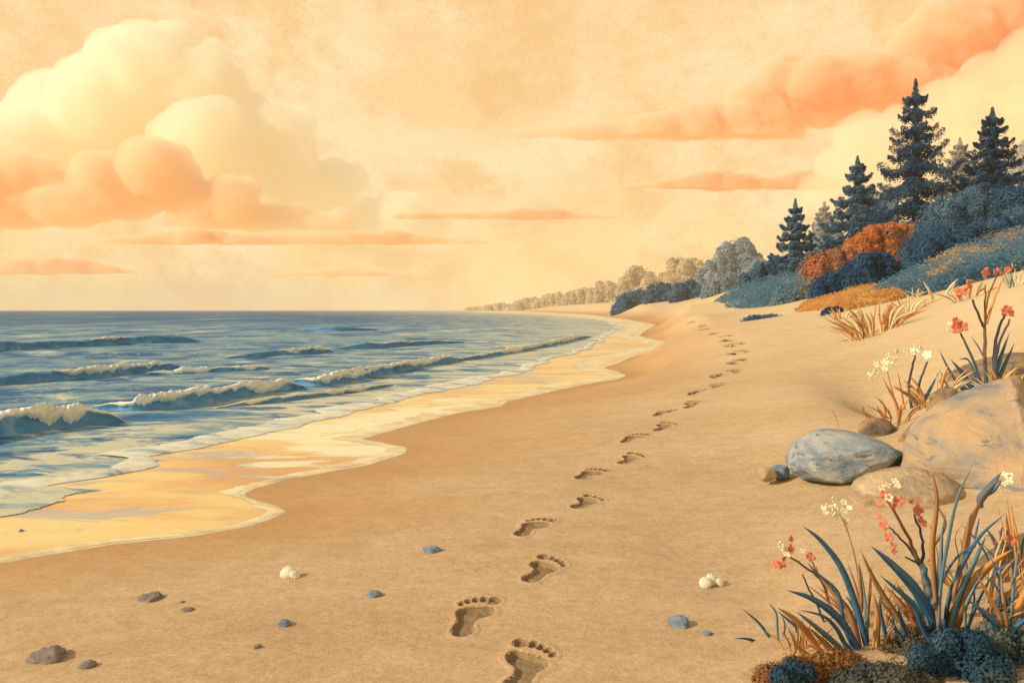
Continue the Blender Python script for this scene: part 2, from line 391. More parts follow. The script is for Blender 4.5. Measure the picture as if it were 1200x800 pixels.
ORD = ['nearest', 'second', 'third', 'fourth', 'fifth', 'sixth', 'seventh', 'eighth', 'ninth', 'tenth', 'eleventh', 'twelfth', 'thirteenth', 'fourteenth', 'fifteenth', 'sixteenth']
for i, (p, side, a, L) in enumerate(prints):
    st = 0.004 if i < 8 else 0.007
    if p[1] > 9: st = 0.011
    gx = np.arange(-0.36 * L, 0.36 * L + st, st); gy = np.arange(-0.60 * L, 0.62 * L + st, st)
    X, Y = np.meshgrid(gx, gy); lx = X / (L * 0.94); ly = Y / L + 0.48
    s, t = sdf_foot(lx, ly)
    nz = 0.012 * fbm(lx * 14 + i * 7, ly * 14, 3, i)
    s = (s + nz) * L; t = (t + nz) * L
    m = np.minimum(s, t)
    sx = -X if side == 'R' else X
    wx = p[0] + sx * math.cos(a) + Y * math.sin(a); wy = p[1] - sx * math.sin(a) + Y * math.cos(a)
    deep = 0.016 + 0.01 * float(smooth(4, 10, p[1]))
    h = -deep * (1 - smooth(-0.008, 0.001, s)) * (0.8 + 0.35 * (ly > 0.5) * smooth(0.5, 0.7, ly) + 0.25 * smooth(0.3, 0.05, ly))
    h = np.minimum(h, -0.013 * (1 - smooth(-0.006, 0.001, t)))
    h = h + 0.006 * fbm(lx * 20, ly * 20 + i * 3, 3, 40 + i) * (m < 0)
    rim = 0.0012 * np.exp(-((m - 0.005) / 0.005) ** 2)
    edge = smooth(0.014, 0.032, m)
    lift = 0.0015 if p[1] < 15 else 0.03
    z = zground(wx, wy) + h + rim * (1 - edge) + lift * (1 - edge) - 0.004 * edge
    keep = m < 0.036
    ny, nx = X.shape; idx = np.arange(nx * ny).reshape(ny, nx)
    q = np.stack([idx[:-1, :-1], idx[:-1, 1:], idx[1:, 1:], idx[1:, :-1]], -1).reshape(-1, 4)
    kq = keep.ravel()[q].all(1); q = q[kq]
    if side == 'R': q = q[:, ::-1]
    used = np.unique(q); re = np.full(nx * ny, -1); re[used] = np.arange(len(used)); q = re[q]
    V = np.stack([wx, wy, z], -1).reshape(-1, 3)[used]
    mm = m.ravel()[used]
    midx = (mm[q].mean(1) < 0.0008).astype(int)  # hollow floor and walls take the shade-darkened sand
    o = link('footprint', V, q, [M_SAND, M_PRINT_SHADE], None, True, midx, {'shore': np.full(len(V), 3.0), 'dune': np.full(len(V), 0.1), 'veg': np.zeros(len(V))}, origin=p)
    sd = 'big toe on its right side' if side == 'L' else 'big toe on its left side'
    if i == 0: lab = 'large bare footprint cut off by the bottom edge, nearest of the trail'
    elif i < 16: lab = '%s bare footprint from the near end of the trail, %s' % (ORD[i], sd)
    else:
        k = len(prints) - 1 - i
        lab = 'small distant footprint, %s of the trail counted from its far end' % (ORD[k] if k else 'farthest')
    tag(o, lab, 'footprint', 'trail of bare footprints up the beach')

# ------------------------------------------------------------------ ground sheet
ys = np.concatenate([np.arange(-3.2, 1.7, 0.12), np.arange(1.7, 6, 0.016), np.arange(6, 16, 0.03), np.arange(16, 34, 0.15), np.exp(np.linspace(math.log(34), math.log(1500), 170))])
Us = np.unique(np.concatenate([np.linspace(-2.6, -0.5, 60), np.linspace(-0.5, -0.14, 60), np.linspace(-0.14, 0.34, 260), np.linspace(0.34, 0.75, 120), np.linspace(0.75, 2.6, 60)]))
Yg, Ug = np.meshgrid(ys, Us, indexing='ij'); Xg = Ug * (Yg + 5.0)
Zg = zground(Xg, Yg)
hole = np.zeros(Xg.shape, bool)
for i, (p, side, a, L) in enumerate(prints):
    if p[1] >= 15: continue
    near = (np.abs(Xg - p[0]) < 0.4) & (np.abs(Yg - p[1]) < 0.4)
    lx, ly = foot_local(i, Xg[near], Yg[near]); s, t = sdf_foot(lx, ly)
    hole[near] |= (np.minimum(s, t) * L < 0.011)
ny, nx = Xg.shape; idx = np.arange(nx * ny).reshape(ny, nx)
q = np.stack([idx[:-1, :-1], idx[:-1, 1:], idx[1:, 1:], idx[1:, :-1]], -1).reshape(-1, 4)
q = q[~hole.ravel()[q].all(1)]
shore = (Xg - xW(Yg)) / (0.5 + 0.12 * np.maximum(Yg, 0))
dune = np.clip(Zg / 0.9, 0, 2)
veg = smooth(2.2, 3.4, Zg) * smooth(12, 16, Yg)
o = link('ground', np.stack([Xg, Yg, Zg], -1).reshape(-1, 3), q, M_SAND, attrs={'shore': shore.ravel(), 'dune': dune.ravel(), 'veg': veg.ravel()})
tag(o, kind='structure')

# ------------------------------------------------------------------ sea, wash and foam
yr = np.concatenate([np.arange(-3, 1, 0.2), np.exp(np.linspace(math.log(1.0), math.log(1000), 900))])
tt = 1 - (1 - np.linspace(0, 1, 300)) ** 2.2
XR = xF(yr)[:, None]; XL = np.minimum(-1.9 * np.maximum(yr, 0) - 40, xF0(yr) - 40)[:, None]
XS = XL + (XR - XL) * tt[None]; YS = np.repeat(yr[:, None], 300, 1)
sh = (XR - XS) / (0.15 * np.maximum(YS, 1) + 0.2)
amp = smooth(0.2, 4, sh) * np.clip(YS / 10, 0.3, 1.6)
ZS = 0.010 + 0.016 * np.clip(sh * 1.5, 0, 1) + amp * (0.075 * fbm(XS * 0.5 - YS * 0.25, YS * 1.3 + XS * 0.25, 4, 21) + 0.02)
ZS = np.where(YS > 60, ZS * np.clip(60 / YS, 0, 1), ZS)
far = smooth(6, 90, YS)
idx = np.arange(XS.size).reshape(XS.shape)
q = np.stack([idx[:-1, :-1], idx[:-1, 1:], idx[1:, 1:], idx[1:, :-1]], -1).reshape(-1, 4)
o = link('sea', np.stack([XS, YS, ZS], -1).reshape(-1, 3), q, M_SEA, attrs={'shore': sh.ravel(), 'far': far.ravel()})
tag(o, kind='structure')

def strip(name, yrange, left, right, n, mat, zf, attrs=None, cols=10):
    y = np.exp(np.linspace(math.log(yrange[0]), math.log(yrange[1]), n))
    l, r = left(y)[:, None], right(y)[:, None]; t = np.linspace(0, 1, cols)[None]
    X = l + (r - l) * t; Y = np.repeat(y[:, None], cols, 1); Z = zf(X, Y, np.repeat(t, n, 0))
    idx = np.arange(X.size).reshape(X.shape)
    q = np.stack([idx[:-1, :-1], idx[:-1, 1:], idx[1:, 1:], idx[1:, :-1]], -1).reshape(-1, 4)
    q = q[((r - l).ravel()[:-1] > 1e-4).repeat(cols - 1)]
    return link(name, np.stack([X, Y, Z], -1).reshape(-1, 3), q, mat, attrs=attrs(X, Y) if attrs else None)
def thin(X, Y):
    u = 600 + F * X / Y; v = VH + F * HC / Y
    c = np.exp(-((v - 505) / 45) ** 2) * np.exp(-((X - xW(Y) + 0.5) / 0.7) ** 2) * 1.3  # mask of the painted glint beside the wash line
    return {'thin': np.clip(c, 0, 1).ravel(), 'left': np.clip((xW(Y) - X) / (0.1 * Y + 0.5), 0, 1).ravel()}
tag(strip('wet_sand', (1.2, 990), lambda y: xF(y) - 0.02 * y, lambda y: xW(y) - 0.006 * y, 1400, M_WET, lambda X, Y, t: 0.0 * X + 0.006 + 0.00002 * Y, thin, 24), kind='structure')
def wfoam(y):       # width of the last film of foam along the wash line
    return (0.012 + 0.075 * (fbm(np.log(y) * 13, y * 0, 5, 61, 0.65) + 0.27).clip(0.0, 1) + 0.006 * smooth(7, 14, y)) * y
tag(strip('wash_line', (1.2, 980), lambda y: xW(y) - wfoam(y), lambda y: xW(y) + 0.003 * y, 1800, M_FOAMTHIN,
          lambda X, Y, t: 0.0005 + (0.008 + 0.00003 * Y) * (1 - t ** 2.5) + 0.002 * np.sin(np.pi * t) * (0.6 + 0.8 * fbm(X * 18, Y * 18, 2, 4)), None, 8), kind='structure')
def sfoam(y):
    return (0.02 + 0.10 * (fbm(np.log(y) * 15, y * 0, 5, 71, 0.65) + 0.36).clip(0.0, 1)) * 1.25 * y * np.clip(1.2 - y / 14, 0.12, 1)
tag(strip('shore_foam', (1.2, 600), lambda y: xF(y) - sfoam(y), lambda y: xF(y) + 0.002 * y, 2200, M_FOAMSEA,
          lambda X, Y, t: 0.009 + 0.020 * np.sin(np.pi * np.clip(1 - t, 0, 1) * 0.5) ** 0.7 + 0.0001 * Y + (0.008 + 0.0003 * Y) * np.sin(np.pi * t) * (0.5 + 1.6 * fbm(X * 10, Y * 14, 3, 8)), None, 14), kind='structure')
# water running back off the sand at the left
def bw(yc0, px, name):
    v = np.array([p[0] for p in px], float); ul = np.array([p[1] for p in px], float); ur = np.array([p[2] for p in px], float)
    d = F * HC / (v - VH); o_ = np.argsort(d); d = d[o_]; L_ = ((ul - 600) / F)[o_] * d; R_ = ((ur - 600) / F)[o_] * d
    f = lambda A, s: (lambda y: np.interp(y, d, A) + 0.22 * fbm(y * 13, y * 0, 5, s, 0.65))
    o = strip(name, (d[0], d[-1]), f(L_, 1), f(R_, 2), 200, M_SEA, lambda X, Y, t: 0 * X + yc0, lambda X, Y: {'shore': (1.2 * np.abs(X - np.interp(Y, d, R_)) / (0.12 * Y)).ravel(), 'far': np.zeros(X.size)}, 10)
    tag(o, kind='structure')
bw(0.0105, [(612, -350, -60), (606, -330, 5), (598, -320, 30), (590, -300, 62), (583, -280, 72), (576, -260, 112), (571, -250, 60), (566, -240, 40)], 'backwash')

def make_wave(crest, base, foam_rng, foam_low, label, H0=None, seed=0):
    """crest, base: (u, v) of the crest and of the toe of the wave front, left to right"""
    n = 160
    us = np.linspace(crest[0][0], crest[-1][0], n)
    vb = np.interp(us, [p[0] for p in base], [p[1] for p in base]); vc = np.interp(us, [p[0] for p in crest], [p[1] for p in crest])
    k = np.ones(9) / 9
    vb = np.convolve(np.pad(vb, 4, 'edge'), k, 'valid'); vc = np.convolve(np.pad(vc, 4, 'edge'), k, 'valid')
    d = F * HC / (vb - VH); d = np.convolve(np.pad(d, 6, 'edge'), np.ones(13) / 13, 'valid')
    x = (us - 600) / F * d
    t = np.linspace(0, 1, n); open_l = crest[0][0] <= 0
    H = HC - (vc - VH) / F * (d * 1.03)
    H = np.clip(H, 0.02, 0.6)
    taper = smooth(0, 0.14, 1 - t) * (1 if open_l else smooth(0, 0.14, t))
    P = np.stack([x, d, 0 * x], 1); T = np.gradient(P, axis=0); T /= np.linalg.norm(T, axis=1)[:, None]
    N = np.stack([T[:, 1], -T[:, 0], 0 * x], 1)            # towards the beach
    if open_l:                                               # carry on beyond the frame
        pass
    prof = [(-5.0, -0.15), (-3.2, 0.22), (-1.9, 0.52), (-1.1, 0.78), (-0.55, 0.95), (-0.25, 1.0), (-0.08, 0.96), (-0.04, 0.86), (-0.10, 0.62), (-0.08, 0.38), (0.02, 0.18), (0.2, 0.02), (0.5, -0.2)]
    prof = catmull([(a, b, 0) for a, b in prof], 30)[:, :2]
    Hn = H * taper * (0.9 + 0.28 * fbm(us * 0.06, us * 0, 3, seed))
    V = P[:, None] + N[:, None] * (prof[None, :, 0:1] * np.maximum(Hn, 0.3 * H)[:, None, None])
    V[..., 2] = prof[None, :, 1] * Hn[:, None] - 0.02 * (1 - taper)[:, None]
    jit = fbm(V[..., 0] * 9 / np.maximum(0.4, d[:, None] / 8), V[..., 1] * 9 + V[..., 2] * 14, 3, seed + 3)
    V += N[:, None] * (jit * 0.28 * H[:, None])[..., None]
    idx = np.arange(n * 30).reshape(n, 30)
    q = np.stack([idx[:-1, :-1], idx[:-1, 1:], idx[1:, 1:], idx[1:, :-1]], -1).reshape(-1, 4)[:, ::-1]
    c = P[n // 2]
    root = empty('breaking_wave', c, label, 'wave', 'waves rolling in from the left')
    link('wave_face', V.reshape(-1, 3), q, M_FACE, root)
    if foam_rng:
        sel = np.where((us >= foam_rng[0]) & (us <= foam_rng[1]))[0]; sel = np.arange(sel[0], sel[-1] + 1)
        m = 4 * len(sel); ui = np.linspace(us[sel[0]], us[sel[-1]], m)
        it = lambda A: np.interp(ui, us, A)
        Pf = np.stack([it(P[:, 0]), it(P[:, 1]), 0 * ui], 1); Nf = np.stack([it(N[:, 0]), it(N[:, 1]), 0 * ui], 1); Hf = it(Hn); H1 = it(H)
        tf = np.linspace(0, 1, m); tp = smooth(0, 0.2, 1 - tf) * (1 if (open_l and foam_rng[0] <= 0) else smooth(0, 0.2, tf))
        teeth = fbm(ui * 0.07, ui * 0, 5, seed + 31, 0.65) * 1.5
        patch = np.clip(fbm(ui * 0.035 + seed * 5, ui * 0, 3, seed + 51) * 2.4 + 0.78, 0.3, 1); tp = tp * patch
        low = np.clip(foam_low - 0.12 + teeth * 0.8, 0.05, 0.95)
        low = 0.97 - (0.97 - low) * tp
        K = 14; ph = np.linspace(0, 1, K)
        V = np.zeros((m, K, 3))
        for j, p_ in enumerate(ph):
            if p_ < 0.5: off = -1.3 + 2.2 * p_ * 1.09; hz = 0.72 + 0.36 * smooth(0, 0.5, p_)
            else:
                s_ = (p_ - 0.5) / 0.5; off = -0.10 + 0.16 * math.sin(min(1, s_) * math.pi) ; hz = 1.08 - (1.08 - low) * s_
            sw = np.sin(math.pi * min(1, p_ * 0.95 + 0.05)) ** 0.5
            V[:, j] = Pf + Nf * (off * Hf)[:, None]
            V[:, j, 2] = hz * Hf + 0.0
        j = fbm(V[..., 0] * 14 / np.maximum(0.5, Pf[:, 1:2] / 7), V[..., 2] * 30 + V[..., 1] * 10, 3, seed + 5)
        bulge = np.sin(np.pi * np.clip(ph, 0.02, 0.99))[None]
        V += Nf[:, None] * ((j + 0.18) * 0.5 * H1[:, None] * bulge * tp[:, None])[..., None]
        V[..., 2] += (j * 0.5 + 0.06) * H1[:, None] * bulge * tp[:, None]
        idx = np.arange(m * K).reshape(m, K)
        q = np.stack([idx[:-1, :-1], idx[:-1, 1:], idx[1:, 1:], idx[1:, :-1]], -1).reshape(-1, 4)[:, ::-1]
        link('foam_crest', V.reshape(-1, 3), q, M_FOAM, root)
    return root
make_wave([(-160, 500), (-60, 488), (0, 481), (31, 475), (70, 472), (102, 471), (135, 478), (165, 492)], [(-160, 545), (0, 516), (60, 507), (131, 500), (165, 496)], (-160, 150), 0.5, 'nearest breaker at the left edge with a thick cream foam crest', seed=1)
make_wave([(70, 474), (100, 472), (138, 468), (188, 458), (225, 453), (262, 450), (302, 445), (345, 442), (375, 446)], [(70, 480), (100, 484), (160, 486), (223, 480), (290, 467), (345, 458), (375, 452)], (105, 365), 0.5, 'long foaming breaker just behind and right of the nearest one', seed=2)
make_wave([(300, 446), (335, 443), (369, 438), (423, 430), (463, 423), (500, 418), (530, 414), (560, 413)], [(300, 452), (335, 455), (375, 456), (423, 447), (463, 439), (500, 431), (530, 426), (560, 421)], (345, 550), 0.55, 'mid-water breaker with dark blue curl and foam trailing to the right', seed=3)
make_wave([(515, 421), (560, 413.5), (600, 406), (650, 397), (700, 387)], [(515, 427), (560, 422), (600, 415), (650, 405), (700, 393)], (525, 700), 0.45, 'rightmost low breaker running along the bay to the wash', seed=4)
make_wave([(-120, 446), (0, 437), (45, 432), (86, 430), (140, 425), (195, 421), (245, 428)], [(-120, 466), (0, 455), (80, 448), (150, 442), (245, 432)], (62, 205), 0.85, 'smooth blue swell with a thin foam line, left of centre water', seed=5)
make_wave([(-120, 402), (0, 398), (100, 397), (150, 392), (215, 391), (262, 399)], [(-120, 420), (0, 415), (100, 408), (170, 405), (262, 401)], (105, 150), 0.85, 'far dark swell at the left with only a fleck of foam', seed=6)
make_wave([(248, 420), (298, 411), (338, 408), (378, 405), (406, 413)], [(248, 423), (298, 421), (338, 418), (378, 415), (406, 415)], (325, 390), 0.8, 'dark mid-distance swell topped by a short foam cap', seed=7)
make_wave([(375, 408), (430, 400), (500, 397), (560, 399)], [(375, 412), (430, 411), (500, 405), (560, 402)], (432, 545), 0.85, 'low far swell with a thin foam line, right of the foam-capped one', seed=8)

make_wave([(225, 479), (300, 464), (380, 455), (450, 446.5), (480, 445)], [(225, 484), (300, 477), (380, 467), (450, 456), (480, 449)], (240, 470), 0.4, 'thin foaming ripple running close along the wash', seed=10)
make_wave([(345, 385.5), (395, 381.5), (450, 384.5)], [(345, 389), (395, 389.5), (450, 388)], None, 0.8, 'farthest dark streak of swell with no foam', seed=12)
make_wave([(150, 437), (220, 429), (300, 426), (330, 428)], [(150, 443), (220, 441), (300, 437), (330, 433)], (170, 320), 0.55, 'low broken crest behind the long foaming breaker', seed=13)

# ------------------------------------------------------------------ foliage
def leaf_quads(C, Nn, size, aspect=1.6):
    """one small four-sided leaf at each centre, facing roughly along its normal"""
    n = len(C); r = RS.normal(size=(n, 3)); t = np.cross(Nn, r); t /= np.linalg.norm(t, axis=1)[:, None] + 1e-9
    b = np.cross(Nn, t); s = (size * RS.uniform(0.6, 1.4, n))[:, None]
    l = t * s * aspect / 2; w = b * s / 2
    V = np.stack([C - l, C + w, C + l, C - w], 1).reshape(-1, 3)
    return V, np.arange(4 * n).reshape(n, 4)

def bush_mesh(lobes, leaf, dens=1.6, jitter=0.32):
    """lobes: (x, y, z, rx, ry, rz) ellipsoids; leaves scattered through their outer shells"""
    Cs, Ns = [], []
    for (x, y, z, rx, ry, rz) in lobes:
        area = 4 * math.pi * ((rx * ry) ** 1.6 / 3 + (rx * rz) ** 1.6 / 3 + (ry * rz) ** 1.6 / 3) ** (1 / 1.6)
        n = int(np.clip(dens * 2.2 * area / leaf ** 2, 60, 9000))
        d = RS.normal(size=(n, 3)); d /= np.linalg.norm(d, axis=1)[:, None]
        rad = RS.uniform(0.62, 1.03, n) ** 0.6
        out_ = RS.rand(n) < 0.16; rad = np.where(out_, RS.uniform(1.0, 1.22, n), rad)          # stray leaves
        rad *= 1 + 0.09 * np.sin(d[:, 0] * 9 + x * 5) * np.sin(d[:, 2] * 8 + z * 3) * np.sin(d[:, 1] * 7)
        C = np.array([x, y, z]) + d * rad[:, None] * np.array([rx, ry, rz])
        N = d + RS.normal(size=(n, 3)) * jitter; N /= np.linalg.norm(N, axis=1)[:, None]
        Cs.append(C); Ns.append(N)
    return leaf_quads(np.vstack(Cs), np.vstack(Ns), leaf)

def bush(name, u0, u1, vtop, d, mat, label, cat, group=None, lobes=12, leaf=None, vbase=None, shape='dome', depth=0.7, top=None, dens=1.6):
    x0, x1 = (u0 - 600) / F * d, (u1 - 600) / F * d; cx = (x0 + x1) / 2; w = x1 - x0
    zb = zg(cx, d)
    ztop = HC - (vtop - VH) / F * d; h = ztop - zb
    if vbase is not None: zb = min(zb, HC - (vbase - VH) / F * d); h = ztop - zb
    h = max(h, 0.2 * w)
    leaf = leaf or max(0.006, 1.9 / F * d)
    L = []; lobes = int(lobes * 1.5)
    for i in range(lobes):
        t = (i + 0.5) / lobes; px = x0 + w * t + RS.normal() * 0.03 * w
        prof = np.interp(t, [p[0] for p in top], [p[1] for p in top]) if top else math.sin(math.pi * (0.12 + 0.76 * t)) ** 0.7 * (0.85 + 0.3 * RS.rand())
        r = w / lobes * RS.uniform(0.95, 1.35)
        r = min(r, 0.45 * h)
        dy = RS.uniform(-0.5, 0.5) * depth * w * 0.5
        zt = ztop - h * (1 - min(1, prof)) - h * RS.uniform(0, 0.10)
        L.append((px, d + dy, zt - r, r, r, r))
        g = zg(px, d + dy)
        z = zt - 2.0 * r; k = 0
        while z > g - 0.3 * r and k < 5:
            L.append((px + RS.normal() * 0.3 * r, d + dy - 0.25 * r * k * RS.rand() - 0.2 * r, z, r * 1.25, r * 1.2, r * 1.05)); z -= 1.35 * r; k += 1
    L.append((cx, d + 0.1 * w, zb + 0.35 * h, 0.40 * w, 0.35 * depth * w, 0.5 * h))
    V, q = bush_mesh(L, leaf, dens)
    o = link(name, V, q, mat, None, False, origin=(cx, d, zb))
    return tag(o, label, cat, group)

NAVY = mat_leaf('navy_foliage', alb(48, 74, 96), alb(60, 86, 108), alb(80, 104, 120), scale=1.2, k=(1.2, 1.25, 1.1))
BLUEG = mat_leaf('blue_grey_foliage', alb(72, 98, 112), alb(92, 116, 124), alb(124, 138, 136), scale=0.9, k=(1.05, 1.08, 1.05))
TEALC = mat_leaf('teal_ground_cover', alb(84, 116, 126), alb(112, 140, 142), alb(148, 162, 148), scale=0.9, k=(0.9, 0.92, 0.92))
SPRUCE = mat_leaf('spruce_needles', alb(44, 66, 86), alb(54, 78, 98), alb(78, 92, 102), scale=0.7, k=(1.4, 1.5, 1.3))
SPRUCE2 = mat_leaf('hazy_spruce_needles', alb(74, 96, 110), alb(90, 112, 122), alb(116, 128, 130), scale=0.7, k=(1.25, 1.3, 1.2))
PALES = mat_leaf('haze_pale_needles', alb(168, 160, 145), alb(184, 174, 154), alb(200, 188, 162), scale=0.5, k=(1.2, 1.08, 0.98))  # distance haze painted into the needle colour of the rear ridge trees
ORANGE = mat_leaf('orange_autumn_leaves', alb(158, 116, 80), alb(206, 126, 62), alb(216, 142, 82), scale=0.9, k=(1.22, 1.15, 1.15))
RUST = mat_leaf('rust_autumn_leaves', alb(156, 116, 84), alb(190, 122, 78), alb(212, 124, 68), scale=0.7, k=(1.2, 1.2, 1.2))
GOLDG = mat_leaf('dry_gold_grass', alb(196, 130, 64), alb(216, 156, 84), alb(232, 184, 110), scale=0.9, k=(1.15, 1.08, 1.0))
FARB = mat_leaf('far_blue_grey_leaves', alb(136, 146, 144), alb(152, 158, 150), alb(178, 176, 158), scale=0.25, k=(1.2, 1.1, 1.05))  # blue-grey lightened for distance: part of the haze is in the colour
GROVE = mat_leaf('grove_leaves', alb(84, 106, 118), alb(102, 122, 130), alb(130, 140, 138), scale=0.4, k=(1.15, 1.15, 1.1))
FARP = mat_leaf('haze_pale_leaves', alb(196, 176, 140), alb(206, 186, 146), alb(218, 196, 150), scale=0.15, k=(1.25, 1.06, 0.88))  # far shore pallor: haze painted into the leaf colour
BARK = mat_simple('dark_bark', [(0.3, alb(40, 50, 62)), (0.7, alb(72, 72, 76))], 8, 5, 0.9, 0.5, 0.02, 'obj', 0.1, (1, 1, 0.2))
BARKP = mat_simple('pale_bark', [(0.3, alb(150, 142, 130)), (0.7, alb(170, 160, 144))], 8, 5, 0.9, 0.5, 0.02, 'obj', 0.1, (1, 1, 0.2))  # trunk tone paled to go with the haze-tinted needles

def tube(mb, pts, r0, r1, n=8, m=0):
    P = np.asarray(pts, float); k = len(P); T = np.gradient(P, axis=0); T /= np.linalg.norm(T, axis=1)[:, None] + 1e-9
    ref = np.array([0.31, 0.9, 0.2]); V = []
    for i in range(k):
        a = np.cross(T[i], ref); a /= np.linalg.norm(a); b = np.cross(T[i], a); r = r0 + (r1 - r0) * i / (k - 1)
        for j in range(n): th = 2 * math.pi * j / n; V.append(P[i] + r * (math.cos(th) * a + math.sin(th) * b))
    f = [(i * n + j, i * n + (j + 1) % n, (i + 1) * n + (j + 1) % n, (i + 1) * n + j) for i in range(k - 1) for j in range(n)]
    f += [tuple(range(n - 1, -1, -1)), tuple((k - 1) * n + j for j in range(n))]
    mb.add(V, f, m)

def spruce(u, vtop, d, mat, bark, label, width_px, seed, group, vvis, tiers=13, needle=None, lean=0.0):
    rs = np.random.RandomState(seed)
    x = (u - 600) / F * d; zb = zg(x, d) - 0.1; zt = HC - (vtop - VH) / F * d; H = zt - zb
    Wd = 1.18 * width_px / F * d / 2                                    # half width at the lowest visible boughs
    zv = HC - (vvis - VH) / F * d                                # height where that width is reached
    root = empty('spruce_tree', (x, d, zb), label, 'tree', group)
    mb = MB(); tube(mb, [(x, d, zb - 0.3), (x + lean * 0.3, d, zb + H * 0.5), (x + lean, d, zt - 0.04 * H)], 0.020 * H, 0.003 * H, 9)
    mb.build('trunk', bark, root)
    C, N, S = [], [], []
    nd_ = needle or 1.35 / F * d
    span = zt - zv
    z = zt - 0.13 * span; k = 0; step = 0.122 * span
    while z > zb + 0.06 * H:
        t = (zt - z) / span
        R = Wd * (0.05 + 0.95 * min(1.25, t) ** 0.85) * rs.uniform(0.9, 1.08)
        nb = int(7 + 4 * min(1, t))
        ph0 = rs.uniform(0, 6.28)
        for j in range(nb):
            ph = ph0 + 2 * math.pi * (j + rs.uniform(-0.25, 0.25)) / nb
            r = R * rs.uniform(0.78, 1.1)
            droop = -0.30 * r * rs.uniform(0.7, 1.25)
            zz = z + rs.normal() * 0.12 * step
            n = int(np.clip(160 + 760 * (r / Wd), 120, 950))
            s = rs.uniform(0.0, 1, n) ** 0.7
            # the bough sags, then turns up at its tip
            zc = zz + droop * np.sin(np.minimum(s, 0.8) / 0.8 * math.pi / 2) + 0.22 * r * smooth(0.7, 1.0, s)
            wide = r * (0.07 + 0.26 * np.sin(math.pi * np.clip(0.12 + 0.80 * s, 0, 1)))
            thick = (0.10 + 0.36 * np.clip(1 - abs(s - 0.72) * 1.6, 0.1, 1)) * 0.50 * step
            a = rs.uniform(-1, 1, n) * wide; b = -np.abs(rs.normal(size=n)) * thick + 0.15 * thick
            cx = x + lean * (z - zb) / H + r * s * math.cos(ph) - a * math.sin(ph); cy = d + r * s * math.sin(ph) + a * math.cos(ph)
            C.append(np.stack([cx, cy, zc + b], 1))
            nn = np.stack([0.6 * math.cos(ph) + rs.normal(size=n) * 0.3, 0.6 * math.sin(ph) + rs.normal(size=n) * 0.3, 0.7 + rs.normal(size=n) * 0.25], 1); N.append(nn)
        m_ = int(180 + 400 * min(1, t)); th = rs.uniform(0, 6.28, m_); zc_ = z - rs.uniform(0, 1.2, m_) * step; rr = R * 0.24 * rs.uniform(0.4, 1.1, m_)
        C.append(np.stack([x + lean * (z - zb) / H + rr * np.cos(th), d + rr * np.sin(th), zc_], 1)); N.append(np.stack([np.cos(th), np.sin(th), 0.4 + 0 * th], 1))
        z -= step * (0.85 + 0.5 * min(1, t)) * rs.uniform(0.9, 1.1); k += 1
    m = 520; zz = zt - rs.uniform(0, 0.2, m) ** 1.0 * span; t = (zt - zz) / span                 # leader
    rr = Wd * (0.02 + 0.55 * t) * rs.uniform(0.2, 1, m); th = rs.uniform(0, 6.28, m)
    C.append(np.stack([x + lean + rr * np.cos(th), d + rr * np.sin(th), zz], 1)); N.append(np.stack([np.cos(th), np.sin(th), 0.3 + 0 * th], 1))
    C = np.vstack(C); N = np.vstack(N); N /= np.linalg.norm(N, axis=1)[:, None]
    V, q = leaf_quads(C, N, nd_, 2.0)
    link('crown', V, q, mat, root, False)
    return root

GS = 'dark spruces on the dune ridge'
spruce(932, 233, 44, SPRUCE2, BARK, 'smallest dark spruce, leftmost on the ridge, above the orange bushes', 62, 1, GS, 312)
spruce(1005, 183, 46, SPRUCE2, BARK, 'medium dark spruce between the smallest one and the tallest one', 78, 2, GS, 275)
spruce(1073, 93, 40, SPRUCE, BARK, 'tallest dark spruce with broad drooping boughs against the salmon cloud', 106, 3, GS, 250)
spruce(1163, 126, 38, SPRUCE, BARK, 'dark spruce at the right behind the blue-grey bushes', 80, 4, GS, 225)
GP = 'pale spruces behind the dark ones'
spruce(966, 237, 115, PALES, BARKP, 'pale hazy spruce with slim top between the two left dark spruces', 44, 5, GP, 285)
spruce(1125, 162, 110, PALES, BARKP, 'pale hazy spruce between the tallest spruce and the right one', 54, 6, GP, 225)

GB = 'bushes on the dune slope'
bush('bush', 1118, 1270, 202, 33, NAVY, 'large navy bush at the right edge under the right spruce', 'bush', GB, 9, vbase=310, top=[(0, .35), (.15, .5), (.4, .85), (.6, 1), (1, 1)])
bush('bush', 1074, 1156, 217, 30, BLUEG, 'big blue-grey rounded bush below the tallest spruce', 'bush', GB, 8, vbase=305, top=[(0, .5), (.25, .75), (.5, .85), (.8, 1), (1, .8)])
bush('bush', 1050, 1215, 246, 25, NAVY, 'dark blue thicket low on the slope behind the pale stalks', 'bush', GB, 13, vbase=325, top=[(0, .40), (.2, .6), (.6, .85), (1, 1)])
bush('bush', 996, 1076, 259, 31, ORANGE, 'bright orange autumn bush in front of the tallest spruce', 'bush', GB, 8, vbase=305, top=[(0, .65), (.3, .9), (.6, 1), (1, .95)])
bush('bush', 935, 1002, 289, 27, RUST, 'rusty orange autumn bush sloping down to the sand', 'bush', GB, 8, vbase=345, top=[(0, .2), (.3, .6), (.6, 1), (1, .95)])
bush('bush', 984, 1066, 291, 23, NAVY, 'round navy bush in front of the bright orange bush', 'bush', GB, 8, vbase=345, top=[(0, .5), (.3, .9), (.6, 1), (1, .6)])
bush('bush', 955, 1010, 314, 21.5, NAVY, 'low navy bush at the foot of the rusty bush', 'bush', GB, 6, vbase=344, top=[(0, .3), (.3, .8), (.6, 1), (1, .9)])
bush('bush', 872, 926, 304, 48, BLUEG, 'dark rounded bush left of the smallest spruce', 'bush', GB, 7, vbase=345)
bush('bush', 910, 960, 296, 46, BLUEG, 'blue-grey bush at the foot of the smallest spruce', 'bush', GB, 6, vbase=340)
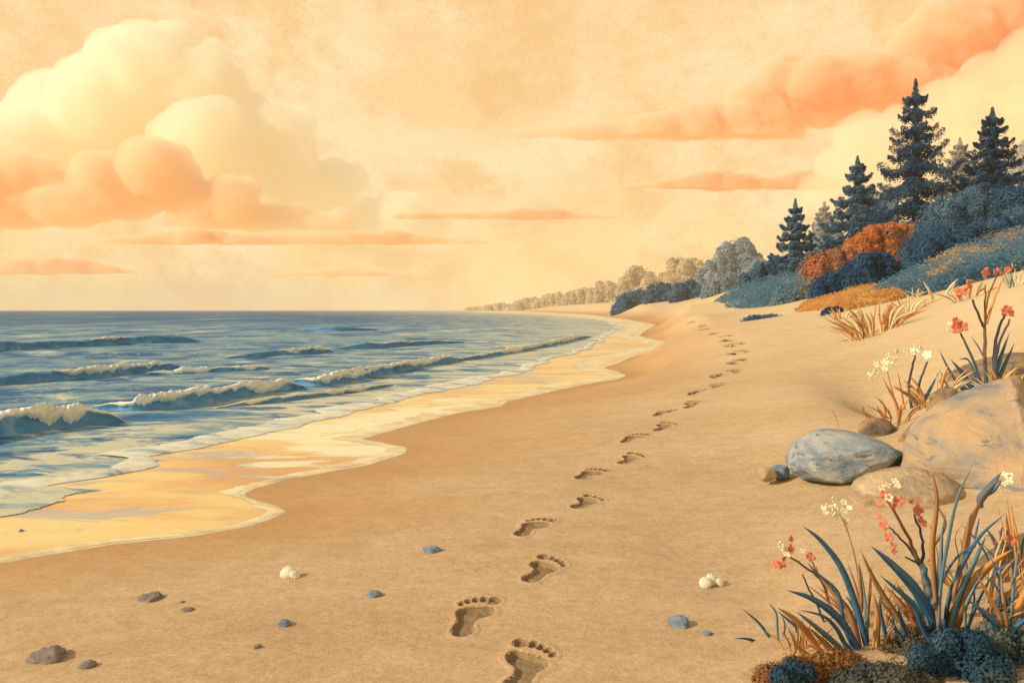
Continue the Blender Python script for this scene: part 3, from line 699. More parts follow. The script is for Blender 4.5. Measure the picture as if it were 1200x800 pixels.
bush('bush', 950, 1000, 268, 60, FARB, 'soft grey bush beneath the slim pale spruce', 'bush', GB, 6, vbase=330)
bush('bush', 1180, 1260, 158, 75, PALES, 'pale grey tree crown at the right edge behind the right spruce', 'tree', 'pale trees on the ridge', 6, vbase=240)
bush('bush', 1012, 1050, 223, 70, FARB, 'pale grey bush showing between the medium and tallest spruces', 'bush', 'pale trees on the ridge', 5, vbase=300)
bush('shrub', 963, 990, 358, 13, NAVY, 'small dark blue shrub on the sand left of the golden grass', 'shrub', None, 6, vbase=374)
bush('shrub', 868, 917, 367, 17.5, BLUEG, 'low dark creeping shrub alone on the sand beyond the footprints', 'shrub', None, 8, vbase=382, top=[(0, .1), (.4, .5), (.7, 1), (1, .8)])

GF = 'far trees along the coast'
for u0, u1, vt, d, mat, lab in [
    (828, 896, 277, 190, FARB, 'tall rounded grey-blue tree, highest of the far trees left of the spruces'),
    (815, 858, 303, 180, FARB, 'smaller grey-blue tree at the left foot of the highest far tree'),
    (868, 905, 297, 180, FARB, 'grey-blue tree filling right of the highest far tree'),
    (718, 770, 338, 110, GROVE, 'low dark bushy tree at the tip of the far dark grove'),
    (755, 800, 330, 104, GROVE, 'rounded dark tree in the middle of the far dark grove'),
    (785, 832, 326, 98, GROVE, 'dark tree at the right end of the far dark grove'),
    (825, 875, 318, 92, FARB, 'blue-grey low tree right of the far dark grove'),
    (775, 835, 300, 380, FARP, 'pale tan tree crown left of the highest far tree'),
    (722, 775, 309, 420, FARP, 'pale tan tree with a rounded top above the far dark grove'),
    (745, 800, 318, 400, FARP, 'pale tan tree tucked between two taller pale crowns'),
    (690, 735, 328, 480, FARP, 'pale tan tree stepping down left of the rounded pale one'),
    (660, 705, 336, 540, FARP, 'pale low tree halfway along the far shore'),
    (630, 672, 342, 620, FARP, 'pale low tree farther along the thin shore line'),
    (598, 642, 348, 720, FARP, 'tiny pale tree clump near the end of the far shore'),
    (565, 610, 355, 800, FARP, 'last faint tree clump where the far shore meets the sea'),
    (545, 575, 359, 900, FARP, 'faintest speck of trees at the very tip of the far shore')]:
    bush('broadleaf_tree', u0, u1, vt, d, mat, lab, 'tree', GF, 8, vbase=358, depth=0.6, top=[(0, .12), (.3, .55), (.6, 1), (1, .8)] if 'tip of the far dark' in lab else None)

# ground cover on the slope: nobody could count these leaves
def cover(name, poly, mat, n, leaf, hgt, label, clump=1.0):
    """poly: (u, v) outline of a patch on the dune; leaves are strewn over the real ground below it"""
    us = [p[0] for p in poly]; vs = [p[1] for p in poly]
    C = []
    g = []
    for _ in range(n * 3):
        u, d0 = RS.uniform(min(us), max(us)), None
        g.append(u)
    for u, (t) in zip(g, RS.rand(len(g))):
        lo, hi = np.interp(u, us[:len(us) // 2], vs[:len(us) // 2]), np.interp(u, us[len(us) // 2:][::-1], vs[len(us) // 2:][::-1])
        C.append((u, lo + (hi - lo) * t))
    return C
def cover_patch(name, x0f, x1f, y0, y1, n, leaf, hgt, mat, label, seed, thr=0.02):
    rs = np.random.RandomState(seed)
    y = np.exp(rs.uniform(math.log(y0), math.log(y1), n)); t = rs.rand(n)
    x = x0f(y) + (x1f(y) - x0f(y)) * t
    k = fbm(x * 0.9, y * 0.7, 3, seed); keep = k > thr - 0.3 * np.minimum(1, np.minimum(t, 1 - t) * 6) * (thr < 0.1)
    x, y, k, t = x[keep], y[keep], k[keep], t[keep]
    lump = np.abs(np.sin(x * 2.3 + 3 * fbm(x, y, 2, 4)) * np.sin(y * 1.7)) ** 0.5
    z = zground(x, y) + rs.rand(len(x)) * hgt * (0.35 + 0.9 * lump) * np.clip(np.minimum(t, 1 - t) * 8, 0.25, 1)
    C = np.stack([x, y, z], 1); N = rs.normal(size=C.shape) * 0.18 + np.array([0, -0.45, 0.7]); N /= np.linalg.norm(N, axis=1)[:, None]
    V, q = leaf_quads(C, N, leaf, 1.8)
    o = link(name, V, q, mat, None, False)
    return tag(o, label, 'ground cover', kind='stuff')
px = lambda u: (lambda y: (u - 600) / F * y)
def pxi(pairs):    # (y, u) table
    a = sorted(pairs); Y = [p[0] for p in a]; U = [p[1] for p in a]
    return lambda y: (np.interp(y, Y, U) - 600) / F * y
cover_patch('ground_cover', pxi([(12.5, 1075), (14, 1035), (16, 998), (18, 1010), (20, 1055), (23, 1090), (34, 1120)]), px(1330), 12.5, 34, 90000, 0.040, 0.42, TEALC, 'blue-green low plants carpeting the dune slope below the bushes', 3)
cover_patch('dry_grass_cover', pxi([(13, 985), (17, 935), (21, 930)]), pxi([(13, 1065), (17, 1060), (21, 1020)]), 13, 21, 22000, 0.030, 0.20, GOLDG, 'golden dry grass along the lower edge of the slope plants', 5, 0.06)
cover_patch('slope_grass', pxi([(12.7, 1090), (14, 1050), (16, 1010), (20, 1060), (26, 1110)]), px(1330), 12.7, 26, 40000, 0.034, 0.50, GOLDG, 'dry gold grass mixed in patches through the blue slope plants', 17, 0.12)
cover_patch('far_ground_cover', pxi([(26, 905), (34, 850), (46, 835)]), px(965), 26, 48, 16000, 0.075, 0.7, TEALC, 'grey-green low plants left of the rusty bush', 7)

# ------------------------------------------------------------------ blades, stems, flowers
def smat(name, a, b, c, sc_=9):
    return mat_simple(name, [(0.3, a), (0.5, b), (0.72, c)], sc_, 5, 0.6, 0.25, 0.003, 'obj', 0.25, (1, 1, 0.35))
B_BLUE = smat('blue_leaf_blade', alb(56, 92, 114), alb(74, 110, 126), alb(104, 130, 132))
B_TEAL = smat('teal_leaf_blade', alb(92, 120, 124), alb(116, 136, 130), alb(142, 148, 128))
B_ORNG = smat('orange_leaf_blade', alb(196, 118, 52), alb(220, 146, 70), alb(232, 172, 98))
B_BRWN = smat('brown_leaf_blade', alb(150, 98, 56), alb(176, 120, 70), alb(198, 142, 88))
B_CREAM = smat('dry_cream_stalk', alb(214, 172, 110), alb(232, 196, 136), alb(244, 216, 164))
STEMD = smat('dark_stem', alb(62, 74, 86), alb(84, 84, 84), alb(120, 96, 76))
STEMB = smat('brown_stem', alb(112, 76, 54), alb(136, 92, 62), alb(160, 112, 74))
P_RED = smat('coral_petals', alb(204, 104, 70), alb(220, 120, 82), alb(230, 142, 100), 40)
P_CRM = smat('cream_petals', alb(236, 206, 150), alb(246, 220, 168), alb(250, 228, 184), 40)

def cpt(pts, d, lean=0.0, f=None):
    """picture points (tip first) turned into a curve that leans lean metres towards the viewer at its tip"""
    f = f or (lambda a, b: (a, b))
    n = len(pts); out = []
    for i, p in enumerate(pts):
        t = 1 - i / (n - 1); u, v = f(*p); out.append(np.array(W3(u, v, d - lean * t * t)))
    return out
def blade_mesh(mb, P, width, fold=0.3, twist=0.0, m=0, prof=((0, .0), (.12, .42), (.35, .88), (.6, 1), (.85, .8), (1, .6))):
    Q = catmull(P, 22); T = np.gradient(Q, axis=0); T /= np.linalg.norm(T, axis=1)[:, None] + 1e-9
    V = []; n = len(Q)
    for i in range(n):
        t = i / (n - 1); w = width * np.interp(t, [p[0] for p in prof], [p[1] for p in prof]) / 2 + 0.0002
        nrm = np.array([math.sin(twist + 0.5 * t), -1.0, 0.25]); s = np.cross(T[i], nrm); s /= np.linalg.norm(s); b = np.cross(s, T[i])
        V += [Q[i] + s * w, Q[i] + b * w * fold, Q[i] - s * w, Q[i] + b * w * (fold - 0.22)]
    f = [(i * 4 + j, i * 4 + (j + 1) % 4, (i + 1) * 4 + (j + 1) % 4, (i + 1) * 4 + j) for i in range(n - 1) for j in range(4)]
    f += [(3, 2, 1, 0), tuple((n - 1) * 4 + j for j in range(4))]
    mb.add(V, f, m)
def flower(c, r, mat, parent, seed, name='flower'):
    """a small blossom: five cupped petals round a button"""
    rs = np.random.RandomState(seed); mb = MB(); v0, f0 = ico(2)
    ax = Vector((rs.normal() * 0.5, -1, rs.normal() * 0.4 + 0.35)).normalized(); R = np.array(ax.to_track_quat('Z', 'Y').to_matrix())
    k = rs.randint(4, 6); ph = rs.uniform(0, 6)
    for j in range(k):
        th = ph + 2 * math.pi * j / k + rs.normal() * 0.15; s = rs.uniform(0.85, 1.15)
        v = v0 * np.array([0.56 * s, 0.50 * s, 0.22]); v[:, 0] += 0.55; v[:, 2] += 0.25 * v[:, 0] ** 2
        c_, s_ = math.cos(th), math.sin(th)
        v = np.stack([v[:, 0] * c_ - v[:, 1] * s_, v[:, 0] * s_ + v[:, 1] * c_, v[:, 2]], 1)
        mb.add(np.asarray(c) + (v * r) @ R.T, f0)
    mb.add(np.asarray(c) + (v0 * np.array([.3, .3, .3]) * r) @ R.T, f0)
    return mb.build(name, mat, parent)

c7 = lambda x, y: (840 + x / 2.858, 520 + y / 2.858)
c6 = lambda x, y: (860 + x / 3.076, 360 + y / 3.076)
def plant(name, base_uv, d, label, cat, blades=(), stems=(), flowers=(), f=c7, group=None, side=None):
    """blades: (tip..base points, width in crop px, material, lean); stems: (points, width, material); flowers: (x, y, r, material, stem index)"""
    scale = {c7: 2.858, c6: 3.076}.get(f, 1.0)
    u, v = f(*base_uv); b = W3(u, v, d); g = zg(b.x, d)
    root = empty(name, (b.x, d, min(b.z, g) if abs(b.z - g) < 0.3 else b.z), label, cat, group)
    for i, (pts, w, mat, lean) in enumerate(blades):
        P = cpt(pts, d + random.uniform(-0.03, 0.03) * d / 2.3, lean, f)
        e = P[-1].copy(); e[2] -= 0.03; P.append(e)
        mb = MB(); blade_mesh(mb, P, w / scale / F * d * 0.95, twist=random.uniform(-0.5, 0.5)); mb.build('leaf', mat, root)
        if w >= 16 and f is c7:                                     # a slimmer, shorter leaf beside it
            k = random.uniform(0.55, 0.85); b0 = P[-1] + np.array([random.uniform(-0.03, 0.03), random.uniform(-0.03, 0.05), 0])
            P2 = [b0 + (q - P[-1]) * k + np.array([random.uniform(-0.02, 0.02), 0, 0]) for q in P[:-1]] + [b0]
            mb = MB(); blade_mesh(mb, P2, w / scale / F * d * 0.5, twist=random.uniform(-0.6, 0.6)); mb.build('leaf', mat, root)
    so = []
    for i, (pts, w, mat) in enumerate(stems):
        P = cpt(pts, d + random.uniform(-0.02, 0.02), random.uniform(0.0, 0.10) * d / 2.3, f); mb = MB(); r = w / scale / F * d / 2
        Q = catmull(P, 16); Q += 0.25 * r * RS.normal(size=Q.shape)
        tube(mb, Q, r * 0.7, r * 1.3, 7)
        so.append((mb.build('stem', mat, root), P[0][1]))
    for i, (x, y, r, mat, si) in enumerate(flowers):
        par, dd = so[si] if so else (root, d)
        uu, vv = f(x, y); p = np.array(W3(uu, vv, dd + random.uniform(-0.03, 0.03)))
        if so: par['_w'] = tuple(root.location)
        flower(p, 1.12 * r / scale / F * d, mat, par, i + int(x), 'flower')
    return root

# foreground, lower right
plant('blade_plant', (500, 722), 2.02, 'clump of arching blue and orange blades in front of the low mound', 'plant', [
    ([(285, 272), (350, 325), (420, 420), (475, 570), (510, 720)], 24, B_BLUE, .12),
    ([(232, 488), (320, 518), (400, 575), (450, 645), (490, 728)], 30, B_BLUE, .18),
    ([(200, 545), (265, 590), (325, 665), (375, 765)], 28, B_ORNG, .16),
    ([(475, 395), (478, 440), (485, 530)], 14, B_BRWN, .02),
    ([(525, 498), (538, 570), (535, 650), (540, 720)], 26, B_ORNG, .05),
    ([(545, 500), (548, 560), (565, 640), (585, 725)], 20, B_BLUE, .02),
    ([(340, 440), (400, 510), (450, 580), (480, 700)], 30, B_BRWN, -.05),
    ([(345, 640), (390, 690), (415, 740)], 16, B_BRWN, .05),
    ([(300, 610), (345, 650), (395, 720), (410, 770)], 24, B_ORNG, .10), ([(505, 560), (500, 640), (505, 730)], 22, B_TEAL, .04), ([(430, 470), (470, 560), (500, 640), (520, 735)], 20, B_BRWN, .0),
    ([(600, 600), (570, 650), (550, 735)], 24, B_ORNG, .08), ([(265, 560), (330, 610), (420, 690), (450, 740)], 22, B_TEAL, .14)])
plant('agave_plant', (735, 610), 1.98, 'large clump of broad blue and orange pointed leaves by the dark bush', 'plant', [
    ([(515, 340), (590, 405), (660, 480), (710, 560), (737, 615)], 40, B_BLUE, .2),
    ([(720, 85), (738, 190), (722, 330), (728, 460), (742, 590)], 24, B_BRWN, .0),
    ([(735, 200), (765, 270), (720, 350)], 16, B_BRWN, .0),
    ([(860, 62), (805, 185), (768, 360), (750, 480), (745, 592)], 30, B_TEAL, .05),
    ([(880, 190), (845, 265), (825, 370), (795, 500)], 20, B_BRWN, .05),
    ([(968, 232), (880, 310), (815, 420), (780, 510), (765, 596)], 38, B_BLUE, .12),
    ([(990, 352), (915, 405), (850, 480), (805, 605)], 42, B_ORNG, .1),
    ([(990, 392), (925, 435), (880, 515), (845, 606)], 36, B_BLUE, .16),
    ([(1040, 455), (965, 505), (905, 585)], 36, B_ORNG, .12),
    ([(972, 512), (958, 560), (930, 610)], 26, B_BLUE, .1),
    ([(600, 462), (640, 530), (665, 580), (685, 640)], 36, B_ORNG, .08),
    ([(605, 538), (618, 590), (637, 650)], 28, B_BLUE, .06),
    ([(480, 352), (520, 440), (560, 510), (640, 630)], 20, B_BRWN, .06),
    ([(880, 245), (872, 280), (866, 312)], 10, B_BLUE, .0),
    ([(1030, 560), (975, 580), (920, 630)], 30, B_ORNG, .14), ([(905, 300), (860, 400), (815, 500), (785, 610)], 28, B_TEAL, -.04), ([(660, 470), (690, 540), (715, 620)], 26, B_TEAL, -.03), ([(560, 470), (620, 540), (690, 640)], 28, B_BRWN, -.05),
    ([(830, 440), (800, 520), (780, 610)], 24, B_ORNG, -.03), ([(1010, 620), (955, 640), (890, 680)], 28, B_BLUE, .16), ([(700, 660), (690, 690), (700, 730)], 30, B_ORNG, .12)])
plant('blade_plant', (985, 650), 1.9, 'spray of ochre and blue blades in the far right corner above the grey-green shrub', 'plant', [
    ([(868, 430), (905, 500), (945, 570), (975, 660)], 26, B_ORNG, .08), ([(915, 372), (945, 450), (965, 550), (985, 660)], 24, B_BLUE, .02), ([(1012, 330), (1000, 430), (990, 540), (990, 660)], 26, B_TEAL, .0),
    ([(1075, 400), (1040, 480), (1005, 570), (995, 660)], 28, B_ORNG, .06), ([(1100, 500), (1055, 550), (1010, 600), (1000, 660)], 28, B_BLUE, .1), ([(840, 520), (890, 560), (940, 610), (975, 670)], 24, B_BLUE, .14), ([(950, 420), (960, 520), (980, 660)], 20, B_BRWN, -.03)])
plant('flowering_sprig', (690, 600), 2.1, 'tall coral blossom sprig rising from the broad blue leaves', 'flower', [],
    [([(572, 190), (630, 290), (668, 370), (690, 430), (715, 600)], 12, STEMB), ([(580, 278), (640, 345), (682, 410)], 8, STEMD), ([(662, 238), (688, 320), (690, 420)], 9, STEMD), ([(630, 378), (660, 392), (682, 400)], 7, STEMD), ([(690, 405), (710, 490), (730, 600)], 26, B_TEAL)],
    [(562, 168, 14, P_RED, 0), (608, 190, 15, P_RED, 0), (592, 205, 10, P_RED, 0), (545, 198, 9, P_RED, 0), (544, 241, 8, P_RED, 1), (560, 273, 15, P_RED, 1), (572, 312, 13, P_RED, 1), (590, 338, 9, P_RED, 1), (592, 358, 9, P_RED, 1),
     (672, 220, 16, P_RED, 2), (683, 258, 14, P_RED, 2), (650, 192, 9, P_RED, 2), (674, 190, 8, P_RED, 2), (694, 270, 7, P_RED, 2), (577, 180, 11, P_CRM, 0), (552, 148, 10, P_CRM, 0), (572, 138, 10, P_CRM, 0), (597, 125, 11, P_CRM, 0), (606, 140, 9, P_CRM, 0)])
plant('flowering_sprig', (385, 600), 2.2, 'low coral and white blossom sprig leaning left over the sand', 'flower', [],
    [([(235, 372), (290, 408), (335, 440), (362, 480), (385, 560), (420, 690)], 9, STEMB), ([(287, 436), (300, 470), (318, 505), (345, 560), (400, 690)], 7, STEMD), ([(318, 392), (330, 420), (338, 440)], 6, STEMB)],
    [(247, 317, 9, P_RED, 0), (246, 350, 12, P_RED, 0), (312, 378, 14, P_RED, 2), (330, 422, 10, P_RED, 2), (215, 402, 13, P_RED, 0), (195, 402, 11, P_RED, 0), (222, 382, 11, P_RED, 0), (214, 338, 11, P_CRM, 0), (236, 366, 10, P_CRM, 0), (226, 352, 10, P_CRM, 0), (289, 357, 8, P_CRM, 2)])
plant('flowering_sprig', (470, 600), 2.35, 'loose cluster of small cream blossoms on a thin stalk', 'flower', [],
    [([(405, 220), (440, 300), (470, 420), (500, 690)], 4, B_BRWN), ([(430, 262), (450, 330), (470, 420)], 3, B_BRWN)],
    [(392, 186, 9, P_CRM, 0), (372, 210, 9, P_CRM, 0), (395, 213, 12, P_CRM, 0), (425, 195, 10, P_CRM, 0), (428, 222, 12, P_CRM, 0), (398, 238, 11, P_CRM, 0), (358, 214, 8, P_CRM, 0), (365, 226, 9, P_CRM, 0), (428, 260, 11, P_CRM, 1), (446, 212, 8, P_CRM, 0), (440, 255, 7, P_CRM, 1)])
plant('flowering_sprig', (860, 470), 2.3, 'white tipped bud stalk at the right edge before the boulder', 'flower',
    [([(952, 95), (915, 145), (884, 185)], 28, B_BLUE, .0)],
    [([(945, 120), (885, 185), (850, 290), (830, 390), (800, 580)], 12, STEMB)],
    [(966, 103, 9, P_CRM, 0), (980, 105, 9, P_CRM, 0), (980, 122, 10, P_CRM, 0), (966, 132, 9, P_CRM, 0), (952, 145, 9, P_CRM, 0)])
plant('flowering_sprig', (955, 480), 2.35, 'few coral berries on a thin stalk at the right edge', 'flower', [],
    [([(955, 280), (952, 330), (958, 390), (955, 600)], 7, STEMD), ([(985, 325), (965, 350), (957, 400)], 5, STEMB)],
    [(985, 320, 13, P_RED, 1), (935, 335, 9, P_RED, 0), (962, 342, 8, P_RED, 0), (905, 305, 8, P_CRM, 0)])
plant('grass_sprig', (190, 700), 2.15, 'small sprig of thin blue shoots alone at the left of the clump', 'plant', [
    ([(55, 648), (115, 655), (150, 680), (178, 712)], 14, B_BLUE, .05), ([(85, 550), (140, 598), (180, 650), (212, 695)], 12, B_BLUE, .03), ([(172, 530), (198, 565), (203, 620), (206, 690)], 13, B_TEAL, .0), ([(205, 560), (240, 590), (265, 612)], 12, B_BLUE, .0), ([(215, 570), (228, 610), (215, 690)], 9, B_BLUE, .0), ([(85, 690), (130, 690), (165, 708)], 8, B_BRWN, .05)])

# middle distance, by the rocks
plant('flowering_sprig', (650, 420), 4.85, 'cream flowering plant with blue stems behind the grey rock', 'flower', [
    ([(742, 228), (705, 300), (680, 345), (665, 415)], 16, B_BLUE, .05), ([(760, 285), (725, 330), (700, 405)], 14, B_ORNG, .02), ([(535, 248), (560, 300), (585, 350), (612, 430)], 12, B_BRWN, .02), ([(588, 222), (602, 290), (612, 350), (630, 425)], 10, B_ORNG, .02),
    ([(512, 325), (535, 345), (570, 400)], 9, B_BRWN, .05), ([(460, 348), (470, 375), (485, 420)], 8, B_BRWN, .05), ([(475, 350), (520, 375), (570, 410)], 7, B_BRWN, .0), ([(560, 285), (585, 350), (600, 420)], 14, B_ORNG, .05), ([(350, 365), (365, 390), (375, 420)], 4, B_ORNG, .0)],
    [([(655, 170), (640, 230), (630, 280), (640, 345), (655, 415)], 9, STEMD), ([(698, 195), (675, 250), (662, 320), (660, 415)], 9, STEMD), ([(545, 200), (560, 260), (600, 400)], 3, B_BRWN)],
    [(585, 158, 9, P_CRM, 2), (557, 176, 11, P_CRM, 2), (545, 200, 11, P_CRM, 2), (514, 207, 9, P_CRM, 2), (510, 237, 12, P_CRM, 2), (490, 242, 9, P_CRM, 2), (492, 260, 8, P_CRM, 2), (575, 205, 10, P_CRM, 2), (545, 222, 10, P_CRM, 2), (583, 185, 7, P_CRM, 2), (620, 158, 9, P_CRM, 0), (655, 140, 9, P_CRM, 0), (655, 158, 12, P_CRM, 0), (672, 148, 9, P_CRM, 0), (700, 172, 14, P_CRM, 1), (645, 155, 8, P_CRM, 0)], f=c6)
plant('flowering_plant', (920, 330), 4.75, 'upright blue-stemmed plant with coral flowers behind the big boulder', 'flower', [
    ([(740, 152), (765, 205), (800, 265), (850, 330)], 11, B_BLUE, .05), ([(742, 225), (765, 275), (800, 325), (830, 350)], 11, B_BLUE, .05), ([(780, 186), (825, 240), (870, 310), (890, 355)], 24, B_BLUE, .05), ([(855, 105), (880, 140), (900, 180)], 12, B_BLUE, .0),
    ([(812, 186), (845, 190), (870, 250), (895, 340)], 14, B_BLUE, .03), ([(848, 155), (872, 215), (905, 340)], 14, B_BLUE, .03), ([(995, 88), (965, 170), (945, 240), (930, 340)], 18, B_BLUE, .03), ([(1012, 128), (980, 200), (955, 260), (935, 340)], 20, B_BLUE, .05),
    ([(1025, 215), (990, 245), (955, 300)], 20, B_ORNG, .05), ([(790, 270), (840, 300), (900, 350)], 26, B_TEAL, .05), ([(1020, 180), (985, 250), (945, 330)], 12, B_BLUE, .08), ([(880, 250), (900, 300), (915, 345)], 12, B_ORNG, .05)],
    [([(818, 95), (845, 150), (880, 240), (905, 340)], 9, STEMD), ([(862, -25), (890, 55), (905, 85), (905, 200), (912, 340)], 10, STEMD), ([(906, -80), (905, 60), (905, 200)], 7, STEMB), ([(955, -130), (915, -30), (905, 60)], 6, STEMB), ([(975, 30), (955, 80), (940, 160), (932, 340)], 10, STEMD), ([(993, 45), (960, 120), (945, 200), (935, 340)], 9, STEMD), ([(985, -130), (960, -80), (935, -20), (910, 60)], 8, B_ORNG)],
    [(800, 50, 14, P_RED, 0), (798, 75, 16, P_RED, 0), (825, 72, 16, P_RED, 0), (812, 60, 12, P_RED, 0), (782, 60, 9, P_CRM, 0), (775, 82, 9, P_CRM, 0), (845, -85, 17, P_RED, 1), (820, -55, 15, P_RED, 1), (805, -40, 11, P_RED, 1), (832, -60, 10, P_RED, 1), (905, -125, 16, P_RED, 2), (985, -135, 10, P_RED, 3), (955, -128, 14, P_RED, 3), (942, -125, 9, P_RED, 3), (1003, -150, 9, P_RED, 6), (980, 5, 14, P_RED, 4), (992, 18, 15, P_RED, 5), (1000, 12, 11, P_RED, 5), (975, 22, 9, P_RED, 4)], f=c6)

def tuft(name, u, v, label, n, hpx, wpx, mats, d=None, seed=0, wid=2.0, cat='grass tuft', spread=1.0):
    p = hit(u, v) if d is None else np.array([(u - 600) / F * d, d, zg((u - 600) / F * d, d)])
    d = p[1]; rs = np.random.RandomState(seed); h = hpx / F * d; w = wpx / F * d
    root = empty(name, p, label, cat)
    for i in range(n):
        t = rs.uniform(-1, 1); hh = h * rs.uniform(0.55, 1.0) * (1 - 0.35 * abs(t))
        b = p + np.array([t * w * 0.25 * spread, rs.uniform(-0.1, 0.1) * w, 0]); b[2] = zg(b[0], b[1]) - 0.02
        tip = b + np.array([t * w * 0.38 + rs.normal() * 0.03 * w, rs.uniform(-0.2, 0.2) * w, hh])
        mid = (b * 0.5 + tip * 0.5) + np.array([-t * 0.06 * w, 0, 0.08 * hh])
        mb = MB(); blade_mesh(mb, [tip, mid, b], wid / F * d * rs.uniform(0.7, 1.3), twist=rs.uniform(-0.6, 0.6)); mb.build('blade', mats[i % len(mats)], root)
    return root
tuft('grass_tuft', 1027, 391, 'golden grass tuft fanning out of the sand below the slope', 40, 46, 100, [B_ORNG, B_ORNG, B_CREAM, B_BRWN], seed=3, wid=3.2)
tuft('grass_tuft', 1097, 352, 'pale cream grass stalks on the dune crest right of the golden tuft', 9, 34, 46, [B_CREAM], seed=5, wid=2.6)
tuft('grass_tuft', 1070, 350, 'few short golden stalks left of the pale cream stalks', 7, 18, 36, [B_ORNG, B_CREAM], seed=6, wid=2.4)
tuft('dry_stalks', 1120, 305, 'pale cream upright seed stalks among the blue slope plants', 4, 38, 60, [B_CREAM], d=16, seed=9, wid=2.6, cat='dry stalks')
tuft('dry_stalks', 1170, 290, 'thin blue-grey stalks at the right among the slope plants', 3, 40, 30, [B_TEAL], d=15, seed=10, wid=1.6, cat='dry stalks')

tuft('grass_tuft', 1046, 505, 'short orange grass between the blue-grey rock and the white flowers', 16, 46, 60, [B_ORNG, B_BRWN], d=4.6, seed=11, wid=2.6)
tuft('grass_tuft', 1096, 480, 'orange and cream grass behind the largest boulder', 20, 52, 74, [B_ORNG, B_CREAM, B_BRWN], d=4.7, seed=12, wid=3.0)
tuft('grass_tuft', 1180, 470, 'bright orange grass at the right of the coral flowered plant', 16, 56, 70, [B_ORNG, B_CREAM], d=4.6, seed=13, wid=3.2)
tuft('grass_tuft', 1020, 765, 'fine brown grass between the arching blue blades', 22, 90, 110, [B_BRWN, B_ORNG, B_TEAL], d=2.12, seed=14, wid=3.0)
tuft('grass_tuft', 1150, 740, 'fine rusty grass behind the dark shrub at the lower right', 22, 110, 120, [B_ORNG, B_BRWN, B_CREAM], d=2.2, seed=15, wid=3.6)
tuft('grass_tuft', 1195, 700, 'brown and blue grass at the right edge on the bank', 18, 110, 90, [B_BRWN, B_BLUE, B_ORNG], d=2.35, seed=16, wid=4.0)
tuft('grass_tuft', 938, 775, 'small rusty grass tuft by the left end of the cushions', 14, 48, 70, [B_ORNG, B_BRWN], d=2.05, seed=17, wid=2.6)

for u_, v_, n_, h_, w_, ms_, lb_ in [(985, 374, 12, 18, 50, [B_ORNG, B_CREAM], 'small golden tuft beside the dark blue shrub on the sand'), (1062, 366, 14, 26, 50, [B_CREAM, B_ORNG], 'cream and gold tuft just right of the golden fan'),
        (1136, 350, 14, 26, 60, [B_ORNG, B_BRWN], 'rusty tuft on the dune crest behind the coral flowers'), (1188, 336, 12, 28, 44, [B_CREAM, B_TEAL], 'pale tuft on the dune crest at the right edge'), (940, 350, 14, 14, 60, [B_ORNG, B_BRWN], 'low gold tuft at the left end of the dry slope grass')]:
    tuft('grass_tuft', u_, v_, lb_, n_, h_, w_, ms_, seed=int(u_), wid=2.2)

# ------------------------------------------------------------------ rocks
def rock_mat(name, c_lit, c_mid, c_dark, c_spot, sc_=3.0):
    m, nt, b = newmat(name)
    f = noise_fac(nt, sc_, 7, 0.62, (1, 1, 1.8), 'obj', 0.4)
    c = ramp(nt, f, [(0.33, c_dark), (0.46, c_mid), (0.6, c_lit)])
    g = noise_fac(nt, sc_ * 2.2, 6, 0.6, (0.6, 1, 2.2), 'obj', 0.6)
    c = mix(nt, mapr(nt, g, 0.60, 0.64, 0, 0.8), c, c_spot)
    fine = noise_fac(nt, sc_ * 30, 4, 0.75, space='obj')
    c = mix(nt, mapr(nt, fine, 0.3, 0.7, 0, 0.3), c, c_dark)
    nt.links.new(c, b.inputs['Base Color']); b.inputs['Roughness'].default_value = 0.9; b.inputs['Specular IOR Level'].default_value = 0.15
    p = bump(nt, b, f, 0.7, 0.06); bump(nt, b, fine, 0.5, 0.008, p)
    return m
R_GREY = rock_mat('blue_grey_rock', alb(206, 188, 156, .9), alb(158, 156, 144, .9), alb(114, 118, 116, .9), alb(128, 110, 94, .9), 4.5)
R_TAN = rock_mat('tan_boulder_rock', alb(224, 172, 110, .85), alb(196, 160, 118, .85), alb(142, 136, 124, .85), alb(118, 124, 124, .85), 3.4)
R_SAND = rock_mat('sandy_rock', alb(226, 184, 126, .85), alb(206, 164, 114, .85), alb(168, 138, 106, .85), alb(232, 204, 158, .85), 4.5)
R_BRWN = rock_mat('brown_rock', alb(200, 150, 90, .85), alb(152, 118, 84, .85), alb(108, 94, 82, .85), alb(196, 138, 76, .85), 6)
R_MOUND = rock_mat('earth_mound', alb(164, 130, 84, .8), alb(132, 112, 82, .8), alb(98, 96, 84, .8), alb(190, 132, 70, .8), 7)
R_BLUE = rock_mat('blue_stone', alb(166, 164, 154), alb(136, 142, 138), alb(108, 120, 124), alb(196, 188, 166), 8)
R_DARK = rock_mat('dark_stone', alb(182, 146, 108), alb(152, 128, 106), alb(118, 110, 104), alb(200, 158, 112), 8)
R_SHELL = rock_mat('shell_white', alb(252, 232, 190), alb(244, 220, 176), alb(206, 188, 160), alb(150, 160, 166), 12)

